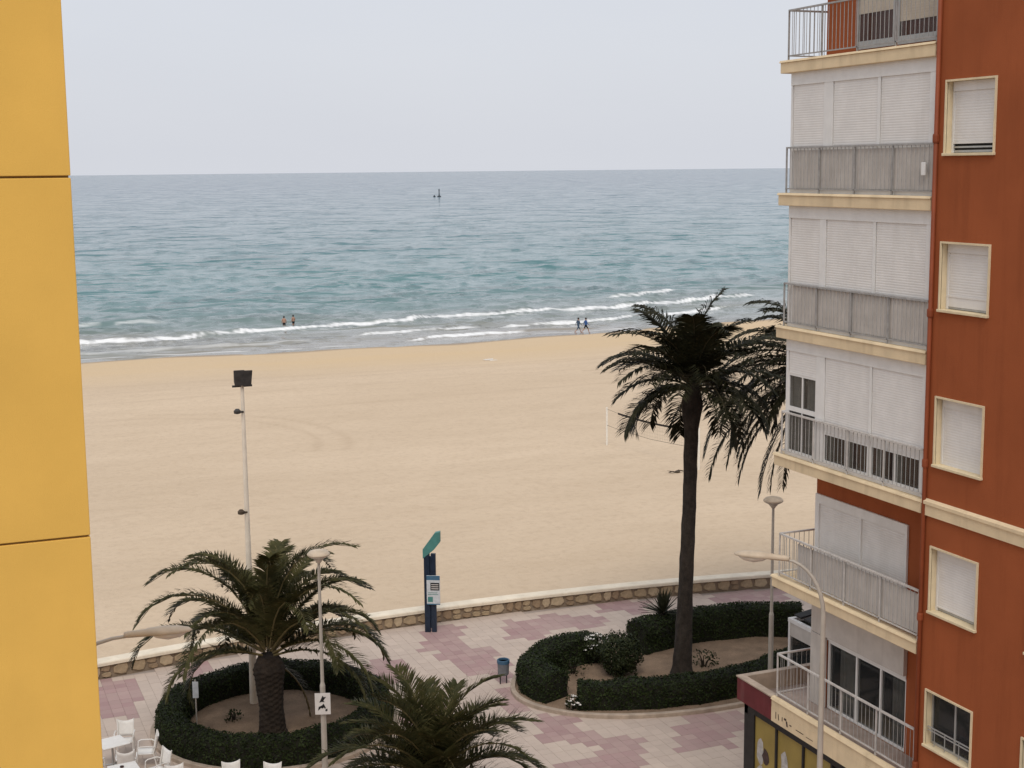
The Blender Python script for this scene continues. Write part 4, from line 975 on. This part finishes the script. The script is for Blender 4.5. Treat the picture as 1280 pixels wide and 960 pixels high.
# no-dogs sign on the slim lamp post, a thing of its own
SG = (9.43, 36.62, 2.13)
r = thing('warning_sign', 'white plate with dark animal pictograms fixed to the slim lamp post', 'sign', SG); cx, cy, cz = SG
def plate(root, off, c, hd, w, h, th, m_, name):
    d = Vector((math.cos(hd), math.sin(hd), 0)); n_ = Vector((d.y, -d.x, 0)); c = Vector(c); t_ = MB()
    vs_ = [c + d * a * w / 2 + n_ * b_ * th / 2 + Vector((0, 0, z * h / 2)) for z in (-1, 1) for a, b_ in ((-1, -1), (1, -1), (1, 1), (-1, 1))]
    return t_.add(vs_, [(0, 3, 2, 1), (4, 5, 6, 7), (0, 1, 5, 4), (1, 2, 6, 5), (2, 3, 7, 6), (3, 0, 4, 7)]).build(name, m_, root, off), d, n_
sp, d, n_ = plate(r, SG, SG, -YAW + .05, .42, .60, .02, M['signwhite'], 'sign_plate')
def decal(root, off, c, d, nn, polys, m_, name, e=.016):
    t_ = MB(); c = Vector(c)
    for poly in polys: t_.add([c + d * u + Vector((0, 0, w)) + nn * e for u, w in poly], [tuple(range(len(poly)))])
    return t_.build(name, m_, root, off)
decal(sp, SG, SG, d, n_, [[(-.09, .04), (-.02, .19), (.00, .235), (.035, .19), (.10, .20), (.045, .13), (.02, .09), (.055, .05), (-.02, .06)],
                          [(-.13, -.19), (-.11, -.08), (-.02, -.04), (.02, .01), (.055, -.05), (.085, -.12), (.055, -.135), (.03, -.10), (-.01, -.13), (-.05, -.11), (-.085, -.15)],
                          [(.06, -.17), (.12, -.13), (.13, -.19), (.08, -.22)]], M['black'], 'pictogram')
t_ = MB(); t_.beam((9.47, 36.69, 2.0), (9.47, 36.8, 2.0), .2, .03); t_.beam((9.47, 36.69, 2.28), (9.47, 36.8, 2.28), .2, .03); t_.build('clamp', M['galv'], r, SG)

# small signpost at the ring hedge
SP = (6.75, 41.0, .05)
r = thing('small_signpost', 'thin grey post with small pale plate rising from the ring hedge', 'sign', SP)
t_ = MB(); t_.tube([(6.75, 41.0, 0), (6.75, 41.0, 1.75)], .022, 8); t_.build('post', M['galv'], r, SP)
plate(r, SP, (6.745, 40.96, 1.45), -YAW, .17, .50, .015, M['notice'], 'sign_plate')

# beach totem
TO = (16.28, 47.35, 0)
r = thing('beach_totem', 'navy blue information totem with slanted teal top by the sea wall', 'totem', TO); x, y = TO[:2]
d = Vector((math.cos(-.5), math.sin(-.5), 0)); nn = Vector((d.y, -d.x, 0))
def loc_box(mb, u0, u1, v0, v1, z0, z1):
    c = Vector((x, y, 0)); mb.add([c + d * u + nn * v + Vector((0, 0, z)) for z in (z0, z1) for u, v in ((u0, v0), (u1, v0), (u1, v1), (u0, v1))], [(0, 3, 2, 1), (4, 5, 6, 7), (0, 1, 5, 4), (1, 2, 6, 5), (2, 3, 7, 6), (3, 0, 4, 7)])
t_ = MB(); loc_box(t_, -.22, -.02, -.09, .09, 0, 2.95); loc_box(t_, .03, .20, -.07, .07, 0, 2.9); loc_box(t_, -.02, .03, -.05, .05, .15, 2.8); t_.build('column', M['navy'], r, TO, bevel=.01)
t_ = MB(); c = Vector((x, y, 0)); pr = [(-.25, 2.72), (-.25, 3.06), (.20, 3.68), (.38, 3.72), (.38, 3.34), (.16, 3.06)]
t_.add([c + d * u - nn * .10 + Vector((0, 0, z)) for u, z in pr] + [c + d * u + nn * .10 + Vector((0, 0, z)) for u, z in pr], [tuple(range(6))[::-1], tuple(range(6, 12))] + [(i, (i + 1) % 6, 6 + (i + 1) % 6, 6 + i) for i in range(6)])
t_.build('slanted_top', M['teal'], r, TO, bevel=.01)
t_ = MB(); loc_box(t_, -.12, .36, .10, .15, 1.05, 2.12); nb = t_.build('notice_board', M['notice'], r, TO, bevel=.008)
C0 = (x, y, 0); bx_ = lambda u0, u1, z0, z1: [(u0, z0), (u1, z0), (u1, z1), (u0, z1)]
decal(nb, TO, C0, d, nn, [bx_(-.12, .36, 1.96, 2.12), bx_(-.12, .36, 1.05, 1.09)], M['noticeblue'], 'header', .153)
decal(nb, TO, C0, d, nn, [bx_(.02, .34, 1.58, 1.86)], M['black'], 'text_block', .154)
decal(nb, TO, C0, d, nn, [bx_(.05, .31, 1.63 + .075 * i, 1.655 + .075 * i) for i in range(3)] , M['signwhite'], 'text_line', .157)
decal(nb, TO, C0, d, nn, [bx_(-.08, .10, 1.15, 1.34), bx_(-.08, .30, 1.42, 1.44), bx_(-.08, .26, 1.48, 1.50)], M['teal'], 'printed_panel', .154)

# litter bin
BN = (16.66, 41.4, 0)
r = thing('litter_bin', 'small litter bin with blue rim on two legs beside the hedge', 'bin', BN); x, y = BN[:2]
t_ = MB(); t_.lathe([(.15, .30), (.175, .33), (.19, .70)], (x, y, 0), 18); t_.build('bin_body', M['binbody'], r, BN, smooth=False)
t_ = MB(); t_.lathe([(.195, .69), (.205, .70), (.205, .80), (.185, .815), (.165, .80), (.165, .69)], (x, y, 0), 18, cap=False); t_.lathe([(.165, .74), (.01, .74)], (x, y, 0), 18); t_.build('rim', M['binblue'], r, BN, smooth=False)
for s_ in (-.11, .11):
    t_ = MB(); t_.tube([(x + s_, y, 0), (x + s_, y, .34)], .02, 8); t_.build('leg', M['blackframe'], r, BN)

# ------------------------------------------------------------------ white pergola of the cafe beyond the terrace
PG = (25.9, 33.0, 0)
r = thing('cafe_pergola', 'white-framed glazed pergola with dark slatted roof beyond the shop terrace', 'pergola', PG)
x0, x1, y0, y1, zt = 24.0, 27.8, 28.6, 36.05, 2.8
for a in (x0, x1):
    for b_ in (y1, 33.6, 31.1, y0):
        t_ = MB(); t_.box(a - .05, a + .05, b_ - .05, b_ + .05, 0, zt - .12); t_.build('post', M['whiteframe'], r, PG)
t_ = MB(); t_.box(x0 - .06, x0 + .06, y0 - .06, y1 + .06, zt - .118, zt); t_.box(x1 - .06, x1 + .06, y0 - .06, y1 + .06, zt - .118, zt); t_.box(x0 + .06, x1 - .06, y1 - .06, y1 + .06, zt - .118, zt); t_.build('beam', M['whiteframe'], r, PG)
t_ = MB(); t_.box(x0 - .03, x0 + .03, y0, y1 - .05, zt - .55, zt - .12); t_.build('blind_panel', M['screen'], r, PG)
for i in range(14):
    yy = y0 + .3 + i * .53; t_ = MB(); t_.beam((x0 + .08, yy, zt + .10), (x1 - .08, yy, zt + .62), .36, .06); t_.build('roof_slat', M['blackframe'], r, PG)
for a, b_ in ((33.65, 36.0), (31.15, 33.55), (28.65, 31.05)):
    t_ = MB(); t_.box(x0 - .008, x0 + .008, a, b_, .05, zt - .56); t_.build('pane', M['glass'], r, PG)
    t_ = MB(); t_.box(x1 - .008, x1 + .008, a, b_, .05, zt - .12); t_.build('pane', M['glass'], r, PG)
t_ = MB(); t_.box(x0 + .06, x1 - .06, y1 - .008, y1 + .008, .05, zt - .12); t_.build('pane', M['glass'], r, PG)

# ------------------------------------------------------------------ cafe tables and chairs
def make_chair():
    r = thing('cafe_chair', 'chair', 'chair', (0, 0, 0), 'white cafe chairs on the promenade')
    for sx in (-1, 1):
        t_ = MB(); t_.tube([(sx * .25, -.24, 0), (sx * .25, -.22, .40), (sx * .26, -.20, .62), (sx * .27, -.12, .65), (sx * .27, .16, .64), (sx * .25, .24, .60)], [.018] * 6, 6); t_.build('front_leg', M['plastic'], r)
        t_ = MB(); t_.tube([(sx * .23, .30, 0), (sx * .23, .22, .42), (sx * .22, .28, .70), (sx * .235, .33, .93)], [.018] * 4, 6); t_.build('rear_leg', M['plastic'], r)
    t_ = MB(); vs_ = []; fs_ = []
    for z_ in (0, 1):
        for i in range(6):
            for j in range(6):
                u, v_ = j / 5 * 2 - 1, i / 5; vs_.append((u * .23, -.24 + v_ * .46, .43 - .03 * (1 - u * u) * math.sin(math.pi * v_) - .02 * z_ - .02 * v_))
    for i in range(5):
        for j in range(5): a = i * 6 + j; fs_ += [(a, a + 1, a + 7, a + 6), (36 + a, 36 + a + 6, 36 + a + 7, 36 + a + 1)]
    rim = [j for j in range(6)] + [i * 6 + 5 for i in range(1, 6)] + [30 + j for j in range(4, -1, -1)] + [i * 6 for i in range(4, 0, -1)]
    fs_ += [(rim[i], 36 + rim[i], 36 + rim[(i + 1) % 20], rim[(i + 1) % 20]) for i in range(20)]
    t_.add(vs_, fs_); t_.build('seat', M['plastic'], r, smooth=True)
    t_ = MB(); vs_ = []; fs_ = []
    for z_ in (0, 1):
        for i in range(6):
            for j in range(7):
                u, v_ = j / 6 * 2 - 1, i / 5; zz = .44 + v_ * (.48 - .075 * (1 - u * u)); vs_.append((u * .235, .235 + v_ * .10 + .035 * (1 - u * u) + .016 * z_, zz))
    for i in range(5):
        for j in range(6): a = i * 7 + j; fs_ += [(a, a + 7, a + 8, a + 1), (42 + a, 42 + a + 1, 42 + a + 8, 42 + a + 7)]
    for j in range(6): fs_ += [(35 + j, 77 + j, 78 + j, 36 + j), (j, j + 1, 43 + j, 42 + j)]
    for i in range(5): fs_ += [(i * 7, 42 + i * 7, 49 + i * 7, i * 7 + 7), (i * 7 + 6, i * 7 + 13, 55 + i * 7, 48 + i * 7)]
    t_.add(vs_, fs_); t_.build('backrest', M['plastic'], r, smooth=True)
    return r
def make_table():
    r = thing('cafe_table', 'table', 'table', (0, 0, 0), 'white cafe tables on the promenade')
    t_ = MB(); t_.box(-.38, .38, -.38, .38, .70, .735); t_.build('table_top', M['plastic'], r, bevel=.015)
    t_ = MB(); t_.tube([(0, 0, .03), (0, 0, .70)], .03, 10); t_.build('column', M['alu'], r)
    for a in range(4):
        t_ = MB(); c, s_ = math.cos(a * 1.571 + .785), math.sin(a * 1.571 + .785); t_.tube([(0, 0, .08), (c * .2, s_ * .2, .05), (c * .34, s_ * .34, .012)], [.022, .018, .012], 6); t_.build('foot', M['alu'], r)
    return r
tb0 = make_table()
TB = [(4.18, 39.75, .25, 'white square cafe table nearer the sea wall beside the ochre building'), (4.25, 37.75, .1, 'white square cafe table with an ashtray, beside the ring hedge'), (6.5, 35.5, .2, 'white square cafe table in front of the ring hedge')]
for i, (x, y, a, lb) in enumerate(TB):
    o = tb0 if i == 0 else copy_tree(tb0); o.location = (x, y, 0); o.rotation_euler.z = a; o['label'] = lb
ch0 = make_chair()
CH = [(4.62, 40.55, -.25, 'white plastic chair on the sea side of the table nearest the sea wall'), (5.05, 39.5, -1.75, 'white plastic chair between the ring hedge and the table nearest the sea wall'),
      (4.45, 38.85, 2.95, 'white plastic chair between the two tables by the ochre wall, facing the sea'), (3.55, 38.95, 2.6, 'white plastic chair half hidden by the ochre wall between two tables'),
      (5.15, 38.1, -1.2, 'white plastic chair at the ashtray table, its back to the ring hedge'), (3.7, 36.9, 3.0, 'white plastic chair on the street side of the ashtray table'),
      (5.42, 36.75, -.1, 'white plastic chair before the ring hedge, nearest to the ochre building'), (6.85, 36.35, -.1, 'white plastic chair before the ring hedge, between two others of its row'), (7.75, 35.85, -.45, 'white plastic chair before the ring hedge, nearest to the slim lamp post')]
for i, (x, y, a, lb) in enumerate(CH):
    o = ch0 if i == 0 else copy_tree(ch0); o.location = (x, y, 0); o.rotation_euler.z = a; o['label'] = lb
x, y = TB[1][:2]; t_ = MB(); t_.lathe([(.05, 0), (.055, .035), (.048, .035), (.043, .012)], (0, 0, 0), 14)
tag(t_.build('ashtray', M['printdark'], loc=(x - .05, y + .1, .7365)), 'small dark ashtray on a white cafe table', 'ashtray')

# ------------------------------------------------------------------ volleyball net on the sand
V1, V2 = (38.35, 77.9), (39.45, 68.6); za, zb = sand_z(*V1), sand_z(*V2)
r = thing('volleyball_net', 'sagging volleyball net strung across the sand between white posts', 'net', (V1[0], V1[1], za)); off = (V1[0], V1[1], za)
for (x, y), z in ((V1, za), (V2, zb)):
    t_ = MB(); t_.tube([(x, y, z - .3), (x, y, z + 2.35)], .06, 10); t_.build('post', M['postwhite'], r, off)
def npt(t, z): return (V1[0] + (V2[0] - V1[0]) * t, V1[1] + (V2[1] - V1[1]) * t, z + (za + (zb - za) * t) - .18 * math.sin(math.pi * t))
t_ = MB(); N = 18; vs_ = []
for i in range(N + 1):
    t = .13 + .80 * i / N; vs_ += [npt(t, 2.25), npt(t, 2.13)]
t_.add(vs_, [(2 * i, 2 * i + 1, 2 * i + 3, 2 * i + 2) for i in range(N)]); t_.build('top_band', M['netblack'], r, off)
t_ = MB(); t_.tube([npt(0, 2.25), npt(.13, 2.2)], .008, 4); t_.tube([npt(.93, 2.2), npt(1, 2.25)], .008, 4)
t_.tube([npt(0, 1.25), npt(.13, 1.22), npt(.5, 1.22), npt(.93, 1.2), npt(1, 1.25)], .010, 4)
for i in range(46): t = .13 + .8 * i / 45; t_.tube([npt(t, 1.22), npt(t, 2.14)], .0022, 3, False)
for zz in (1.4, 1.6, 1.8, 2.0): t_.tube([npt(.13 + .8 * i / 8, zz) for i in range(9)], .0022, 3, False)
t_.build('net_mesh', M['netblack'], r, off)

# small things on the sand
def at_sand(x, y): return (x, y, sand_z(x, y))
t_ = MB(); r_ = random.Random(2); D0 = at_sand(37.9, 68.4)
for i in range(9):
    a = r_.uniform(-.5, .5) + (math.pi if i % 2 else 0); t_.tube([(0, 0, .05), (math.cos(a) * .35, math.sin(a) * .3, .12 + .08 * r_.random()), (math.cos(a) * r_.uniform(.5, .85), math.sin(a) * .5, r_.uniform(.0, .25))], [.05, .03, .01], 5)
t_.lathe([(.03, 0), (.2, .03), (.22, .12), (.05, .2)], (.15, 0, 0), 9)
t_.v = [(.7 * x, .7 * y, .7 * z) for x, y, z in t_.v]
tag(t_.build('driftwood', M['drift'], loc=D0), 'dark tangle of driftwood lying on the sand by the net', 'driftwood')
t_ = MB(); t_.box(-.7, .6, -.18, .2, 0, .10); t_.box(-.2, .75, -.5, -.3, 0, .08); t_.v = [(.7 * x * (1 + .2 * math.sin(y * 9)), y + .12 * math.sin(x * 3), z + .04 * math.sin(x * 5)) for x, y, z in t_.v]
tag(t_.build('washed_up_board', M['litterwhite'], loc=at_sand(48.7, 123.6), bevel=.02), 'pale board washed up on the beach near the water', 'board')

# ------------------------------------------------------------------ spar buoy far out
t_ = MB(); B0 = (320.5, 899.9, SEA)
r = thing('spar_buoy', 'dark spar buoy floating far out on the open sea', 'buoy', B0); x, y, z = B0
t_.lathe([(1.0, -.8), (1.3, -.2), (1.25, .4), (.7, .8)], B0, 14); t_.build('float', M['buoy'], r, B0, smooth=True)
t_ = MB(); t_.tube([(x, y, z + .7), (x, y, z + 4.2)], [.42, .26], 8); t_.build('mast', M['buoy'], r, B0)
t_ = MB(); t_.beam((x, y, z + 4.1), (x, y, z + 4.9), .7, .7); t_.build('topmark', M['buoy'], r, B0)
t_ = MB(); t_.lathe([(.6, -.4), (.9, 0), (.55, .7), (.1, 1.2)], (x - 3.1, y + .5, z), 12); o = t_.build('marker_float', M['buoy'], smooth=True); tag(o, 'small dark marker float beside the spar buoy', 'buoy')

# ------------------------------------------------------------------ people
def person(label, loc, heading, joints, edges_, rad, zones, hair=True):
    me = bpy.data.meshes.new('person'); names = list(joints); me.from_pydata([joints[k_] for k_ in names], [(names.index(a), names.index(b_)) for a, b_ in edges_], [])
    o = bpy.data.objects.new('person_skeleton', me); COL.objects.link(o); md = o.modifiers.new('skin', 'SKIN'); md.use_smooth_shade = True
    sv = me.skin_vertices[0].data
    for i, k_ in enumerate(names): sv[i].radius = (rad[k_][0], rad[k_][1]); sv[i].use_root = (k_ == 'pelvis')
    o.modifiers.new('sub', 'SUBSURF').levels = 2; o.modifiers['sub'].render_levels = 2
    dg = bpy.context.evaluated_depsgraph_get(); bm = bpy.data.meshes.new_from_object(o.evaluated_get(dg)); bpy.data.objects.remove(o)
    bm.materials.clear(); ms = ['skin'] + [z[0] for z in zones]
    for k_ in ms: bm.materials.append(M[k_])
    for p in bm.polygons:
        c = p.center; p.material_index = 0
        for i, (_, fn) in enumerate(zones):
            if fn(c): p.material_index = i + 1
        p.use_smooth = True
    ob = link('person', bm, None, loc); ob.rotation_euler.z = heading; tag(ob, label, 'person')
    if hair:
        hd = joints['head']; t_ = MB(); t_.lathe([(.09, -.03), (.108, .03), (.105, .09), (.07, .14), (.02, .158)], (hd[0], hd[1] + .015, hd[2]), 12); t_.build('hair', M['hair'], ob, smooth=True)
    t_ = MB(); hd = joints['head']
    t_.lathe([(.018, -.03), (.012, .02)], (hd[0], hd[1] - .105, hd[2] - .01), 6); t_.build('nose', M['skin'], ob, smooth=True)
    return ob
def walker(stride, arm, arms_up=False):
    J = dict(pelvis=(0, 0, .93), spine=(0, -.01, 1.14), chest=(0, -.02, 1.34), neck=(0, -.02, 1.49), head=(0, -.03, 1.62), crown=(0, -.02, 1.72))
    R_ = dict(pelvis=(.17, .13), spine=(.155, .12), chest=(.185, .13), neck=(.055, .055), head=(.082, .098), crown=(.06, .07))
    E_ = [('pelvis', 'spine'), ('spine', 'chest'), ('chest', 'neck'), ('neck', 'head'), ('head', 'crown')]
    for s_, k_ in ((-1, 'L'), (1, 'R')):
        st = stride * s_
        J.update({'hip' + k_: (s_ * .095, 0, .86), 'knee' + k_: (s_ * .10, -.06 - .22 * st, .48 + .03 * max(0, -st)), 'ankle' + k_: (s_ * .10, .02 - .42 * st + (.12 if st < 0 else 0), .09 + .07 * max(0, -st)), 'toe' + k_: (s_ * .11, -.15 - .42 * st, .035)})
        R_.update({'hip' + k_: (.095, .10), 'knee' + k_: (.06, .062), 'ankle' + k_: (.038, .042), 'toe' + k_: (.035, .025)})
        E_ += [('pelvis', 'hip' + k_), ('hip' + k_, 'knee' + k_), ('knee' + k_, 'ankle' + k_), ('ankle' + k_, 'toe' + k_)]
        aw = -arm * s_
        J.update({'sh' + k_: (s_ * .19, -.01, 1.42), 'el' + k_: (s_ * .25, .03 - .12 * aw, 1.14), 'wr' + k_: (s_ * .25, -.08 - .28 * aw, .93), 'hand' + k_: (s_ * .245, -.10 - .32 * aw, .83)})
        R_.update({'sh' + k_: (.06, .06), 'el' + k_: (.043, .043), 'wr' + k_: (.03, .03), 'hand' + k_: (.036, .022)})
        E_ += [('chest', 'sh' + k_), ('sh' + k_, 'el' + k_), ('el' + k_, 'wr' + k_), ('wr' + k_, 'hand' + k_)]
    return J, E_, R_
J, E_, R_ = walker(1.0, .9)
person('person in slate blue long outfit striding along the water edge', at_sand(68.35, 146.1), math.radians(96), J, E_, R_,
       [('clothslate', lambda c: .45 < c.z < 1.47 and not (abs(c.x) > .2 and c.z < .95))])
J, E_, R_ = walker(-.9, .8)
person('person in blue shirt and black shorts walking along the water edge', at_sand(69.05, 145.6), math.radians(92), J, E_, R_,
       [('clothblue', lambda c: .95 < c.z < 1.47), ('clothblack', lambda c: .55 < c.z <= .97 and abs(c.x) < .2)])
J, E_, R_ = walker(.15, .2)
person('bather in black trunks standing in the shallows, left arm lower', (39.9, 167.6, SEA - .42), math.radians(160), J, E_, R_, [('clothblack', lambda c: .72 < c.z < .99 and abs(c.x) < .19)])
J, E_, R_ = walker(-.2, -.3); J['wrL'] = (-.34, -.12, 1.08); J['handL'] = (-.40, -.16, 1.14); J['elL'] = (-.30, -.02, 1.16)
person('bather in dark swimwear standing in the shallows with an elbow raised', (41.2, 168.3, SEA - .40), math.radians(210), J, E_, R_, [('clothblack', lambda c: .74 < c.z < 1.02 and abs(c.x) < .19)])
